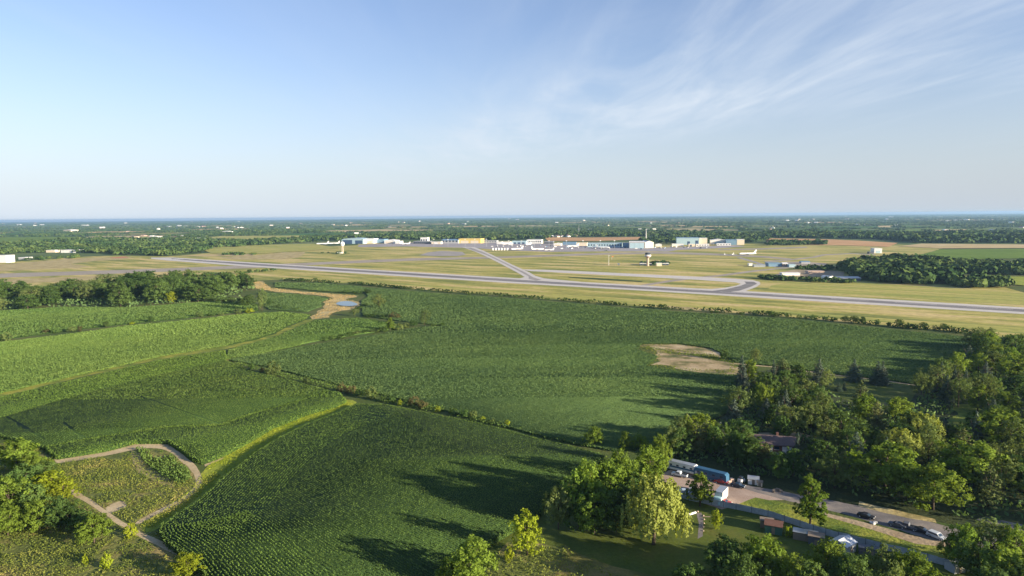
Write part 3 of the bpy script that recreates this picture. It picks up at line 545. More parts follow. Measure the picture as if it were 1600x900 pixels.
# ================================================================== TREES
def leaves(cl, per, crad, size, outw=.75, up=.25, squash=1.0):
    """cl: (n,6) clump centres + outward dir"""
    n = len(cl); c = np.repeat(cl[:, :3], per, 0); od = np.repeat(cl[:, 3:], per, 0); k = n*per
    off = rng.normal(0, 1, (k, 3)); off /= np.linalg.norm(off, axis=1)[:, None]+1e-9; off *= crad*(rng.random(k)**.45)[:, None]; off[:, 2] *= squash
    p = c+off; nn = od*outw+off/crad*.6+rng.normal(0, .45, (k, 3)); nn[:, 2] += up; nn /= np.linalg.norm(nn, axis=1)[:, None]
    t = np.cross(nn, rng.normal(0, 1, (k, 3))); t /= np.linalg.norm(t, axis=1)[:, None]+1e-9; b = np.cross(nn, t)
    s = (size*(.6+.8*rng.random(k)))[:, None]*.5; s2 = s*(.55+.4*rng.random(k))[:, None]
    return np.stack([p-t*s, p-b*s2, p+t*s, p+b*s2], 1)
def lobe_clumps(lobes, n, zmin=0):
    vol = np.array([(l[3]*l[4]*l[5])**.67 for l in lobes]); vol /= vol.sum(); o = []
    for l, v in zip(lobes, vol):
        k = max(4, int(n*v)); d = rng.normal(0, 1, (k, 3)); d /= np.linalg.norm(d, axis=1)[:, None]; r = .55+.47*rng.random(k)**.6
        p = np.array(l[:3])+d*r[:, None]*np.array(l[3:]); o.append(np.concatenate([p, d], 1))
    o = np.concatenate(o); return o[o[:, 2] > zmin]
def broad(H, W, base, nl=11, nc=170, per=26, leaf=.55, top=1.0, irregular=1.0):
    """lobed crown"""
    lobes = [(0, 0, (base+H)/2, W*.30, W*.30, (H-base)*.42)]
    for i in range(nl):
        a = i*2.4+rng.random()*1.2; t = (i+.5)/nl; z = base+(H-base)*(.18+.68*t); env = math.sin(math.pi*min(.97, .22+.70*t))**.7
        r = W*.5*env*.62*(.75+.4*rng.random()*irregular); lr = W*(.17+.11*rng.random())*(1.1-.35*t)
        lobes.append((r*math.cos(a), r*math.sin(a), z, lr*1.1, lr*1.1, lr*.95))
    lobes.append((rng.normal(0, W*.06), rng.normal(0, W*.06), H-W*.17*top, W*.2, W*.2, W*.17*top))
    return leaves(lobe_clumps(lobes, nc, base*.7), per, W*.075, leaf)
def conifer(H, W, base=.06, nlev=22, per=26, leaf=.5, droop=.25, pw=.9, gaps=.0):
    q = []
    for i in range(nlev):
        t = i/(nlev-1); z = H*(base+(1-base)*t); r = W*.5*(1-t)**pw+.15; nb = int(5+9*(1-t))
        for b in range(nb):
            if rng.random() < gaps: continue
            a = rng.random()*6.28; rr = r*(.7+.4*rng.random()); m = max(3, int(per*rr/W*1.6)); s = rng.random(m)**.7
            x = np.cos(a)*rr*s; y = np.sin(a)*rr*s; zz = z-droop*rr*s+rng.normal(0, .12, m)
            d = np.tile([math.cos(a)*.8, math.sin(a)*.8, .5], (m, 1)); q.append(np.concatenate([np.stack([x, y, zz], 1), d], 1))
    q = np.concatenate(q); return leaves(q, 2, .28, leaf, .6, .3)
def willow(H, W):
    cl = []; D = []
    for i in range(190):
        a = rng.random()*6.28; el = math.asin(rng.random()**.8); rr = W*.5*(.80+.2*rng.random()); o = np.array([math.cos(a)*math.cos(el)*rr, math.sin(a)*math.cos(el)*rr, H*.46+math.sin(el)*H*.5])
        o *= 1+.10*math.sin(a*5+el*4); o[2] = min(o[2], H); L_ = H*(.12+.30*rng.random()*math.cos(el)+.05); k = int(L_/.32)
        for j in range(k):
            p = o.copy(); p[2] -= j*.32; p[:2] *= 1+.03*j/k; 
            if p[2] < .8: break
            cl.append(np.concatenate([p+rng.normal(0, .14, 3), [math.cos(a), math.sin(a), .55 if j < 5 else .1]]))
    cl = np.array(cl); q = leaves(cl, 5, .42, .5, .8, .15, 1.3)
    core = leaves(lobe_clumps([(0, 0, H*.5, W*.36, W*.36, H*.36)], 60), 16, W*.08, .8); return np.concatenate([q, core])
def trunkmesh(name, H, r, m, fork=.45, lean=.03, n=5):
    b = MB(); b.tube((0,0,-.3), (lean*H*.5,0,H*fork), r, r*.72, 8)
    for i in range(n):
        a = i*2.5; rr = H*.20*(.6+.5*random.random()); b.tube((lean*H*.5,0,H*fork*(.8+.04*i)), (rr*math.cos(a), rr*math.sin(a), H*(.72+.14*random.random())), r*.5, r*.12, 5)
    b.tube((lean*H*.5,0,H*fork*.98), (0,0,H*.9), r*.6, r*.1, 5)
    return mesh(name, b.v, b.f, m, True)
m_bark = surf('bark', [(.3, (.06,.045,.035)), (.7, (.13,.10,.08))], 2, bump=.05, bscale=6, fine=.2)
m_maple = leafmat('maple_leaves', (0.085, 0.15, 0.022), (0.175, 0.23, 0.036), hue=.55)
m_ash = leafmat('ash_leaves', (0.075, 0.12, 0.04), (0.15, 0.185, 0.06), hue=.55)
m_dark = leafmat('dark_leaves', (0.048, 0.098, 0.026), (0.1, 0.15, 0.04), hue=.5)
m_willow = leafmat('willow_leaves', (0.19, 0.235, 0.05), (0.28, 0.31, 0.085), hue=.3)
m_yel = leafmat('yellow_green_leaves', (0.17, 0.23, 0.018), (0.25, 0.28, 0.026), hue=.4)
m_spruce = leafmat('spruce_needles', (0.045, 0.075, 0.045), (0.11, 0.14, 0.105), trans=.1, hue=.7)
m_pine = leafmat('pine_needles', (0.06, 0.095, 0.032), (0.14, 0.155, 0.055), trans=.1, hue=.6)
m_brown = leafmat('dry_leaves', (.08,.08,.035), (.13,.115,.05), hue=.4)
KINDS = {}
def kind(key, noun, quads, m, H, W, r=.28, cat='tree'):
    fl_ = quads.reshape(-1, 3); W = float(np.percentile(np.abs(fl_[:, 0]), 97)+np.percentile(np.abs(fl_[:, 1]), 97)); H = float(np.percentile(fl_[:, 2], 99.7))
    KINDS.setdefault(key, []).append((noun, quads_mesh(noun+'_crown', quads, m), trunkmesh(noun+'_trunk', H, r, m_bark), H, W, cat))
for _ in range(3): kind('maple', 'maple_tree', broad(15, 13, 1.6, 12, 200, 26, .62), m_maple, 15, 13)
for _ in range(3): kind('ash', 'ash_tree', broad(15, 12, 1.8, 13, 150, 24, .55, irregular=1.6), m_ash, 15, 12)
for _ in range(3): kind('dark', 'broadleaf_tree', broad(15, 12, 1.2, 10, 170, 26, .6), m_dark, 15, 12)
for _ in range(2): kind('poplar', 'poplar_tree', broad(16, 7.5, 1.2, 16, 230, 24, .5), m_maple, 16, 7.5)
kind('willow', 'willow_tree', willow(14, 15), m_willow, 14, 15, .45)
kind('willow', 'willow_tree', willow(13, 14), m_willow, 13, 14, .45)
for _ in range(2): kind('yellow', 'broadleaf_tree', broad(12, 10, 1.0, 10, 150, 24, .5), m_yel, 12, 10)
for _ in range(3): kind('spruce', 'spruce_tree', conifer(15, 7.5, .05, 26, 26, .42, .3, .85), m_spruce, 15, 7.5, .22)
for _ in range(3): kind('pine', 'pine_tree', np.concatenate([conifer(14, 8.5, .18, 15, 24, .55, -.05, .6, .15)]), m_pine, 14, 8.5, .22)
def shrubq(H, W, nc=45, per=20, leaf=.4): return leaves(lobe_clumps([(0,0,H*.45,W*.42,W*.42,H*.48),(W*.25,.1*W,H*.4,W*.25,W*.25,H*.4),(-W*.24,-.1*W,H*.35,W*.26,W*.24,H*.36)], nc, .1), per, W*.1, leaf)
SH = {k_: [quads_mesh('shrub_foliage', shrubq(4, 5), m_) for _ in range(2)] for k_, m_ in (('green', m_ash), ('dark', m_dark), ('yellow', m_yel), ('brown', m_brown))}
REG = []     # (object, look, place, px x)
LOOK = {'maple': 'round green tree', 'ash': 'loose grey green tree', 'dark': 'dark green tree', 'poplar': 'slender upright poplar', 'willow': 'pale yellow green willow', 'yellow': 'bright yellow green tree', 'spruce': 'pointed blue green spruce', 'pine': 'feathery dark pine'}
SLOOK = {'green': 'grey green shrub', 'dark': 'dark green shrub', 'yellow': 'yellow green shrub', 'brown': 'brownish shrub'}
TREES = []
def tree_at(p, H, W, k, place, group, px):
    noun, cm_, tm_, H0, W0, cat = random.choice(KINDS[k])
    r = empty(noun, (p.x, p.y, 0), random.random()*6.28); s = W/W0; r.scale = (s, s, H/H0)
    link('crown', cm_, r); link('trunk', tm_, r); tag(r, None, {'spruce':'spruce','willow':'willow','poplar':'poplar','pine':'pine'}.get(k, cat), group); REG.append((r, LOOK[k], place, px)); TREES.append((p.x, p.y, W)); return r
def shrub_at(p, H, W, k, place, group, px):
    o = link('shrub', random.choice(SH[k]), None, (p.x, p.y, 0), random.random()*6.28); o.scale = (W/5, W/5, H/4); tag(o, None, 'shrub', group); REG.append((o, SLOOK[k], place, px)); return o
def zat(px, ytop, p):
    d = ray(px, ytop); return CH+d.z*(p.y/d.y)
def T(k, x, yb, yt, wpx, place, group='scattered trees'):
    p = G(x, yb); H = max(zat(x, yt, p), 2.0); W = wpx/ppm(p)
    p = Vector((p.x, p.y+W*.25, 0)); return (shrub_at if k in SH and (H < 5 or k not in KINDS) else tree_at)(p, H, W, k, place, group, x)
def T2(k, x, yt, H, wpx, place, group):
    p = G(x, yt, H); W = wpx/ppm(p); p.z = 0; return tree_at(p, H, W, k, place, group, x)
# --- lone trees and hedges across the fields
pl = 'in the hedge across the left fields'
for a in [('green',7,533,519,18),('brown',70,521,514,14),('dark',84,521,512,12),('green',110,519,509,14),('brown',124,518,508,9),('dark',165,512,502,9),('yellow',205,507,503,10),('dark',235,504,494,9),('green',310,496,485,12),('dark',330,494,488,12),('green',345,493,488,10),('green',370,490,480,16),('yellow',388,489,481,16)]: T(*a, pl, 'shrubs in the left field hedge')
g_ = 'shrubs around the pond'
for a in [('dark',432,482,476,12,'left of the pond'),('dark',445,483,477,10,'left of the pond'),('dark',463,485,480,14,'left of the pond'),('dark',540,458,453,16,'behind the pond'),('dark',556,459,454,18,'behind the pond'),('dark',573,459,452,14,'behind the pond'),('dark',562,444,439,12,'behind the pond'),('dark',550,443,440,12,'behind the pond'),('dark',492,438,434,10,'in the hedge beyond the pond'),('dark',470,438,434,10,'in the hedge beyond the pond'),
          ('dark',560,483,478,14,'right of the pond'),('dark',570,479,474,12,'right of the pond')]: T(*a, g_)
for a in [('ash',408,486,450,16),('dark',386,478,461,20),('dark',420,478,466,9)]: T(*a, 'above the yellow strip by the pond', 'trees by the pond')
T('ash',591,482,459,18,'right of the pond','trees by the pond'); T('ash',553,494,482,13,'just below the pond','trees by the pond')
T('poplar',609,517,496,13,'at the bend of the shrub row','trees by the pond'); T('ash',663,510,483,19,'standing alone right of the shrub row','trees by the pond')
for a in [('dark',508,533,526.8,11),('dark',518,531,523.5,13),('dark',532,530,522.5,17),('dark',546,526,519.8,15),('green',557,523,516.8,14),('dark',570,521,514.8,14),('green',584,520,513.8,17),('dark',597,519,511.5,17),('green',622,516,503.5,18),('green',634,512,504.5,13),('dark',645,511,501.0,13),('dark',676,511,504.8,14),('dark',690,510,503.8,11),('dark',585,496,489.8,18),('dark',600,497,489.5,18),('brown',615,498,488.0,20),('dark',575,496,491.0,14)]: T(*a, 'in the shrub row below the pond', 'shrub row below the pond')
for a in [('dark',572,494,489,12)]: T(*a, 'beside the pond outlet', 'shrub row below the pond')
for x, yb, yt, w_ in [(470,437.5,434,10),(620,450,447,14),(638,452,449,8),(655,453,450,10),(705,458,455,8),(733,461,457,8),(760,462,459,8),(782,464,460,7),(806,465,461,8),(830,467,463.5,10),(856,469,465,9),(882,470,467,8),(905,472,469,8),(948,475,471,10),(962,476,472,7),(1039,483,475,12),(1080,486,482,8),(1112,488.5,484.5,8),(1120,489,484,10),(1155,491,487,8),(1160,492,487,9),(1182,493,488,10),(1205,495,486,12),(1212,495,488,10),(1250,498,491,9),(1260,498,492,8),(1272,499,491,13),(1292,501,496,9),(1322,504,494,12),(1336,505,494,14),(1350,506,495,10),(1372,508,499,12),(1390,510,503,10),(1407,512,499,13),(1420,513,505,11),(1431,514,506,9),(1445,515,504,13),(1462,516,508,10),(1476,517,506,14),(1490,518,510,12),(1508,520,512,12)]:
    T('dark', x, yb, yt, w_, 'in the hedge along the airfield edge', 'shrubs in the airfield hedge')
pl = 'along the diagonal ditch'
for a in [('brown',352,566,561,10),('dark',392,578,567,13),('green',425,588,564,24),('brown',410,582,574,12),('green',478,600,589,12),('brown',533,614,598,17),('brown',547,616,602,20),('dark',560,620,608,16),('green',579,624,604,20),('dark',598,628,615,14),('dark',612,630,618,16),('yellow',625,634,624,10),('brown',645,634,619,22),('brown',660,639,626,22),('dark',636,634,623,14),('yellow',683,644,634,12),('dark',708,649,637,18),('dark',725,653,638,18),('green',739,654,640,14),('yellow',754,658,652,12),('green',770,661,654,10),('yellow',793,666,656,11)]: T(*a, pl, 'shrubs along the diagonal ditch')
g_ = 'trees at the corn field corner'
for a in [('maple',930,698,670,31),('maple',978,704,676,20),('maple',1001,705,681,24)]: T(*a, 'standing above the corn field corner', g_)
g_ = 'trees by the gravel yard'; pl = 'by the gravel yard'
for a in [('maple',1035,742,681,30),('maple',1018,768,700,56),('maple',972,790,708,50),('maple',950,806,722,66),('maple',912,826,728,74),('dark',965,838,765,66),('dark',1000,830,770,60),('maple',930,842,770,60),('dark',905,830,752,50),('ash',873,832,764,50),('dark',945,835,765,60),('dark',990,800,745,50)]: T(*a, pl, g_)
T('willow',1026,862,754,98,'beside the lawn below the gravel yard',g_)
T('yellow',824,872,803,46,'on the bank at the bottom corn edge',g_); T('maple',733,925,852,80,'at the bottom edge of the corn','trees along the bottom edge'); T('yellow',795,880,853,20,'on the bank at the bottom corn edge',g_)
T('maple',700,925,880,40,'at the bottom edge of the corn','trees along the bottom edge')
T('poplar',1096,795,740,40,'in front of the gravel yard by the grey fence','trees by the grey fence'); T('poplar',1270,830,744,46,'rising through the grey fence','trees by the grey fence')
T('yellow',1120,828,798,17,'on the lawn right of the garden path','trees by the grey fence'); T('yellow',1234,840,822,16,'right of the green shed','trees by the grey fence')
g_ = 'trees along the bottom edge'; pl = 'below the grey fence'
for a in [('maple',1195,836,13,84),('dark',1130,842,11,80),('maple',1240,868,12,60),('dark',1160,870,12,70),('maple',1292,842,12,62),('dark',1330,862,12,66),('dark',1265,878,12,60),('ash',1386,852,11,62),('maple',1436,864,12,76),('ash',1400,878,12,50),('dark',1350,885,12,60),('dark',1080,880,9,60)]: T2(*a, pl, g_)
pl = 'in the corner beyond the silver car'
for a in [('maple',1512,818,12,60),('ash',1552,812,13,70),('maple',1590,820,13,60),('dark',1530,845,11,60),('maple',1575,855,12,70),('dark',1605,870,12,60),('maple',1490,835,7,34),('dark',1560,885,10,70)]: T2(*a, pl, 'trees at the lower right corner')
# --- lower left
pl = 'beside the dirt track loop'; g_ = 'trees at the lower left'
for a in [('maple',22,686,12,56),('maple',52,708,11,50),('dark',30,728,11,60),('dark',62,722,9,46),('yellow',78,736,9,54),('yellow',98,748,7,40),('maple',10,746,13,74),('dark',45,758,10,54),('maple',58,782,9,48),('dark',88,778,9,50),('dark',108,790,7,44),('maple',144,806,8,46),('dark',125,800,6,36),('maple',8,790,9,50),('ash',-30,720,13,70)]: T2(*a, pl, g_)
T('yellow',200,842,819,26,'where the dirt tracks meet',g_); T('yellow',163,890,864,22,'alone in the weeds below the dirt track',g_); T('yellow',287,908,872,52,'at the bottom end of the dirt track',g_); T('yellow',132,884,866,11,'alone in the weeds below the dirt track',g_)
T('dark',48,826,800,44,'below the trees beside the dirt track loop',g_)
for x, y, H in [(330,1065,19),(230,1060,18),(400,1075,19),(130,1050,17)]:
    p = G(x, y); tree_at(p, H, 11, 'maple', 'just below the weeds at the bottom left', g_, x)
# --- upper-left woodlot
def scatter(pxs, n, mind, Hr, Wr, kinds, place, group, excl=(), seed=1, place_fn=None, jit=.3):
    rd = random.Random(seed); poly = poly2(pxs, 0); X = np.array(poly); (x0, y0), (x1, y1) = X.min(0), X.max(0); ex = [poly2(e, 0) for e in excl]; got = []; tries = 0
    while len(got) < n and tries < 60000:
        tries += 1; x = rd.uniform(x0, x1); y = rd.uniform(y0, y1)
        if not inpoly(np.array([x]), np.array([y]), poly)[0]: continue
        if any(inpoly(np.array([x]), np.array([y]), e)[0] for e in ex): continue
        if any((x-a)**2+(y-b)**2 < mind**2 for a, b in got): continue
        if any((x-a)**2+(y-b)**2 < (mind*.75)**2 for a, b, _ in TREES): continue
        got.append((x, y)); H = rd.uniform(*Hr); W = rd.uniform(*Wr); k = rd.choice(kinds)
        if k in ('spruce', 'poplar', 'pine'): W *= .68
        pp = Vector((x, y, 0)); px = 800+FPX*x/y
        pl_, gr_ = (place_fn(px, x, y) if place_fn else (place, group)); tree_at(pp, H, W, k, pl_, gr_, px)
    print('scatter', group, len(got), 'tries', tries)
gw = 'trees of the upper left woodlot'
scatter([(180,479),(176,455),(210,448),(290,448),(340,452),(350,466),(300,474),(230,476)], 34, 15, (19,25), (18,25), ['dark','ash','dark','dark'], 'in the tall middle of the upper woodlot', gw, seed=3)
scatter([(100,460),(175,452),(180,470),(135,474),(95,470)], 18, 14, (15,22), (18,25), ['dark','ash','dark'], 'in the upper woodlot beside its clearing', gw, seed=4)
scatter([(-60,470),(60,462),(100,472),(90,480),(0,487),(-60,490)], 20, 12, (12,17), (16,22), ['ash','dark','dark'], 'in the front of the upper woodlot', gw, seed=5)
scatter([(-60,462),(0,456),(75,460),(90,464),(60,468),(-60,472)], 14, 13, (14,20), (15,20), ['dark','dark','ash'], 'in the back of the upper woodlot', gw, seed=6)
scatter([(325,448),(385,447),(390,452),(330,454)], 10, 12, (16,22), (15,21), ['dark','dark'], 'behind the end of the upper woodlot', gw, seed=8)
for a in [('yellow',266,474,456,16),('dark',345,474,463,15),('dark',360,474,464,12),('dark',375,475,466,14),('dark',330,472,463,14)]: T(*a, 'at the foot of the upper woodlot', gw)
# --- right-hand wood
gf = 'trees of the wood on the right'
named = [('spruce',1160,556,16,20,'at the left tip of the wood'),('spruce',1163,572,15,22,'at the left tip of the wood'),('spruce',1209,563,15,16,'by the farm lane'),('pine',1224,560,14,34,'by the farm lane'),('dark',1250,567,13,28,'by the farm lane'),('spruce',1281,561,14,24,'by the farm lane'),('ash',1292,576,11,22,'by the farm lane'),
 ('ash',1285,612,14,40,'behind the brown house'),('maple',1195,600,14,22,'behind the brown house'),('maple',1188,598,12,24,'behind the brown house'),('spruce',1217,627,13,16,'behind the brown house'),('dark',1222,650,10,26,'behind the brown house'),('ash',1290,655,11,40,'beside the brown house'),
 ('spruce',1247,676,11,16,'beside the brown house'),('ash',1310,672,11,28,'beside the brown house'),('pine',1319,700,11,22,'beside the brown house'),
 ('ash',1466,570,14,52,'in the back middle of the wood'),('spruce',1472,566,15,20,'in the back middle of the wood'),('willow',1408,672,12,66,'in the middle of the wood'),('willow',1440,647,12,66,'in the middle of the wood'),
 ('maple',1385,694,16,92,'above the driveway'),('maple',1462,722,15,86,'above the driveway'),('maple',1420,716,14,60,'above the driveway'),('maple',1520,690,15,84,'in the right part of the wood'),('maple',1562,642,14,76,'in the right part of the wood'),('dark',1526,645,12,44,'in the right part of the wood'),
 ('ash',1600,690,14,60,'in the right part of the wood'),('maple',1560,540,14,50,'at the back corner of the wood'),('ash',1540,512,14,44,'at the back corner of the wood'),('maple',1592,555,14,50,'at the back corner of the wood'),('ash',1500,590,14,34,'in the back middle of the wood'),('spruce',1493,572,15,14,'in the back middle of the wood'),('spruce',1510,574,15,14,'in the back middle of the wood'),('poplar',1530,600,13,26,'in the back middle of the wood')]
for a in named: T2(*a, gf)
T('spruce',1337,597,563,25,'alone beside the farm lane','lone spruces by the farm lane'); T('spruce',1374,602,566,24,'of the pair beside the farm lane','lone spruces by the farm lane'); T('spruce',1381,602,566,20,'of the pair beside the farm lane','lone spruces by the farm lane')
T('spruce',1312,612,599,12,'small on the lawn by the farm lane','lone spruces by the farm lane'); T('spruce',1320,611,596,7,'small on the lawn by the farm lane','lone spruces by the farm lane')
T('dark',1132,562,546,12,'beside the bare sandy patch','trees by the bare patch'); T('ash',1182,566,545,17,'beside the bare sandy patch','trees by the bare patch')
houseyard = [(1165,694),(1175,680),(1240,682),(1250,700),(1238,714),(1190,716),(1170,705)]
lawnx = [(1290,590),(1440,603),(1425,634),(1330,630),(1290,614)]
clr = [(1488,634),(1532,630),(1548,666),(1488,670)]
def pf(px, x, y):
    if px < 1150: return 'behind the gravel yard', gf
    if px < 1260: return ('between the brown house and the driveway' if y < 285 else 'behind the brown house'), gf
    if px < 1400: return ('in the wood above the driveway' if y < 270 else 'in front of the farm lane'), gf
    if px < 1500: return ('in the wood above the silver car' if y < 260 else 'in the back middle of the wood'), gf
    return ('at the right end of the wood' if y < 320 else 'at the back corner of the wood'), gf
scatter([(1140,606),(1200,592),(1285,606),(1330,632),(1420,640),(1445,612),(1500,560),(1530,536),(1640,540),(1900,580),(1900,860),(1620,832),(1480,808),(1380,787),(1250,760),(1190,748),(1130,735),(1060,722),(1040,705),(1075,688),(1140,668),(1150,640)], 165, 6.6, (9,14.5), (8.5,13), ['dark','spruce','pine','dark','ash','maple','dark','ash'], '', gf, excl=[houseyard, lawnx, clr], seed=11, place_fn=pf)
for a in [('pine',1197,692,9,26,'in front of the brown house'),('ash',1170,677,10,28,'in front of the brown house'),('dark',1216,709,9,34,'in front of the brown house'),('dark',1240,700,10,30,'in front of the brown house')]: T2(*a, gf)
tufts('undergrowth', [(1140,600),(1200,588),(1290,604),(1330,634),(1420,642),(1445,612),(1500,550),(1530,528),(1700,540),(1900,860),(1620,836),(1480,806),(1380,786),(1250,758),(1190,746),(1130,732),(1040,722),(1020,705),(1060,680),(1140,655)], .55, 2.2, m_soy, 'dark brush filling the gaps under the wood on the right', size=1.6, excl=[houseyard, lawnx, clr], thr=.3)
# front row of tall dark conifers above the yard
for x, yt in [(1062,652),(1075,650),(1090,660),(1104,656),(1118,664),(1130,660),(1146,672),(1160,676),(1050,664)]: T2(random.choice(['pine','ash','dark','poplar']), x, yt, 12, 26, 'behind the gravel yard', gf)
# ---- middle-distance woodlot on the right: far-off wood read as one mass, with all woods beyond
def farwoods():
    P_ = []
    def fill(pxs, n, H, W, seed):
        poly = poly2(pxs, 0); X = np.array(poly); (x0, y0), (x1, y1) = X.min(0), X.max(0); k = 0
        r = np.random.default_rng(seed); x = x0+r.random(n*6)*(x1-x0); y = y0+r.random(n*6)*(y1-y0); m = inpoly(x, y, poly); x, y = x[m][:n], y[m][:n]
        for a, b in zip(x, y): P_.append((a, b, H*(.75+.5*r.random()), W*(.75+.5*r.random())))
    fill([(1330,432),(1318,420),(1350,413),(1400,410),(1450,412),(1480,416),(1500,428),(1492,441),(1450,445),(1380,443)], 420, 15, 15, 1)
    fill([(1440,408),(1520,414),(1600,416),(1800,420),(1800,434),(1600,430),(1480,428)], 420, 10, 15, 2)
    fill([(1480,444),(1500,440),(1560,442),(1580,448),(1560,452),(1500,450)], 60, 10, 11, 3)
    fill([(1000,413.5),(1010,412.5),(1035,412),(1045,413),(1040,414.5),(1004,415)], 16, 6, 7, 4)
    fill([(1240,419.5),(1290,419),(1330,422),(1320,424),(1250,422)], 30, 6, 9, 5)
    fill([(1180,434),(1215,435),(1300,438),(1330,441),(1330,443),(1230,440),(1180,436)], 50, 5, 8, 6)
    fill([(1200,378),(1290,378),(1290,383),(1225,384),(1200,384)], 110, 9, 14, 7)
    fill([(0,398),(20,393),(130,395),(200,399),(265,400),(330,392),(320,383),(280,380),(100,385),(0,390)], 900, 11, 17, 8)
    fill([(40,404),(90,401),(135,401),(100,406),(40,407)], 20, 6, 9, 9)
    fill([(0,385),(80,378),(140,374),(330,376),(330,383),(130,388),(0,391)], 500, 13, 20, 10)
    fill([(330,384),(400,377),(500,372),(530,371),(540,375),(480,379),(340,388)], 220, 12, 18, 11)
    fill([(345,398),(400,396.5),(400,398.5),(345,399.5)], 14, 6, 12, 12)
    fill([(860,391.5),(960,391.5),(960,392),(860,392)], 2, 2, 2, 13)
    fill([(530,369),(700,368),(860,368),(860,373),(760,375.5),(600,374),(530,372)], 800, 13, 20, 14)
    fill([(1020,378),(1050,372),(1190,370),(1200,374),(1180,379),(1050,381)], 260, 12, 18, 15)
    fill([(1195,365),(1420,367),(1620,368),(1760,370),(1760,381),(1440,380),(1403,376),(1340,373),(1195,371.5)], 1500, 15, 22, 16)
    fill([(820,366),(1000,366),(1190,366),(1190,370.5),(1010,369.5),(850,370)], 500, 13, 22, 17)
    fill([(540,398),(500,397),(505,395),(545,395.5)], 12, 4, 9, 18)
    fill([(1000,375),(1060,372),(1060,379),(1030,382),(1005,380)], 60, 11, 15, 19)
    fill([(320,429),(430,423),(430,424.5),(340,430.5)], 22, 4, 8, 20)
    P_ = P_
    # beyond: cells that carry wood, plus hedgerows on all cell edges
    n = 80000; r = np.random.default_rng(5)
    d = 2300*np.exp(r.random(n)**1.0*math.log(16)); a = (r.random(n)-.5)*1.65; x = np.sin(a)*d; y = np.cos(a)*d
    u = x*cr+y*sr; v = -x*sr+y*cr; wob = 60
    u2 = u+(vnoise(x, y, 300)-.5)*wob*2; v2 = v+(vnoise(x+900, y, 300)-.5)*wob*2
    i = np.floor(u2/CW).astype(int); j = np.floor((v2-1100)/CD).astype(int)
    wood = np.array([WOOD.get((a_, b_), 0) for a_, b_ in zip(i, j)]) > 0
    fu = (u2/CW) % 1; fv = ((v2-1100)/CD) % 1
    edge = (np.minimum(fu, 1-fu)*CW < 22+d*.004) | (np.minimum(fv, 1-fv)*CD < 22+d*.006)
    dens = vnoise(x, y, 900)*.6+vnoise(x+5000, y, 2600)*.4
    k = ((wood & (dens > .30)) | (edge & (vnoise(x, y, 120) > .35))) & ~((y < 3000) & inpoly(x, y, airz))
    for c in FARCLR: k &= ~inpoly(x, y, c)
    x, y, d = x[k], y[k], d[k]; sz = np.clip(12+(d-2300)*.004, 12, 60)
    P1 = np.array(P_); m = np.ones(len(P1), bool)
    X = np.concatenate([P1[:, 0], x]); Y = np.concatenate([P1[:, 1], y]); H = np.concatenate([P1[:, 2], 6+5*r.random(len(x))*(.6+.8*vnoise(x, y, 400))]); W = np.concatenate([P1[:, 3], sz*(.7+.7*r.random(len(x)))])
    print('far crowns', len(X))
    # each crown: several small leaf-mass quads on a rough mound (more when near)
    D = np.hypot(X, Y); out_ = []
    for lo, hi, q, s in ((0, 1700, 60, .32), (1700, 2400, 44, .34), (2400, 4500, 24, .42), (4500, 1e9, 10, .6)):
        kk = (D >= lo) & (D < hi); n = kk.sum()
        if not n: continue
        c = np.repeat(np.stack([X[kk], Y[kk]], 1), q, 0); h = np.repeat(H[kk], q); w_ = np.repeat(W[kk], q); N_ = n*q
        dd = rng.normal(0, 1, (N_, 3)); dd /= np.linalg.norm(dd, axis=1)[:, None]; dd[:, 2] = np.abs(dd[:, 2])*1.1-.15
        rr = .6+.75*rng.random(N_)**1.5; w_ = w_*(1.25 if lo else 1.1)
        p = np.stack([c[:, 0]+dd[:, 0]*w_*.5*rr, c[:, 1]+dd[:, 1]*w_*.5*rr, h*(.40+.52*dd[:, 2]*rr)], 1)
        nn = dd*1.0+rng.normal(0, .35, (N_, 3)); nn /= np.linalg.norm(nn, axis=1)[:, None]
        t = np.cross(nn, rng.normal(0, 1, (N_, 3))); t /= np.linalg.norm(t, axis=1)[:, None]; b = np.cross(nn, t)
        e = (np.minimum(w_, h*1.3)*s*(.7+.6*rng.random(N_)))[:, None]*.6
        out_.append(np.stack([p-t*e, p-b*e, p+t*e, p+b*e], 1))
    Q = np.concatenate(out_); print('far quads', len(Q))
    mt, t = newmat('far_wood_leaves'); geo = N(t, 'ShaderNodeNewGeometry').outputs['Position']
    c = ramp(t, noise(t, geo, .012, 4, .6), [(.35, (.026,.055,.02)), (.5, (.05,.088,.028)), (.65, (.10,.14,.042))])
    v = M('ADD', noise(t, geo, .09, 3, .6), .5, nt=t); s_ = N(t, 'ShaderNodeVectorMath', operation='SCALE'); t.links.new(c, s_.inputs[0]); t.links.new(v, s_.inputs[3])
    dd = N(t, 'ShaderNodeBsdfDiffuse'); t.links.new(s_.outputs[0], dd.inputs[0]); o = N(t, 'ShaderNodeOutputMaterial'); t.links.new(dd.outputs[0], o.inputs[0])
    tag(link('far_woods', quads_mesh('far_woods', Q, mt)), 'dark far-off woods and hedgerows covering the plain to the horizon', 'woods', kind='stuff')
farwoods()
# trees lining the near face of the middle woodlot, as things

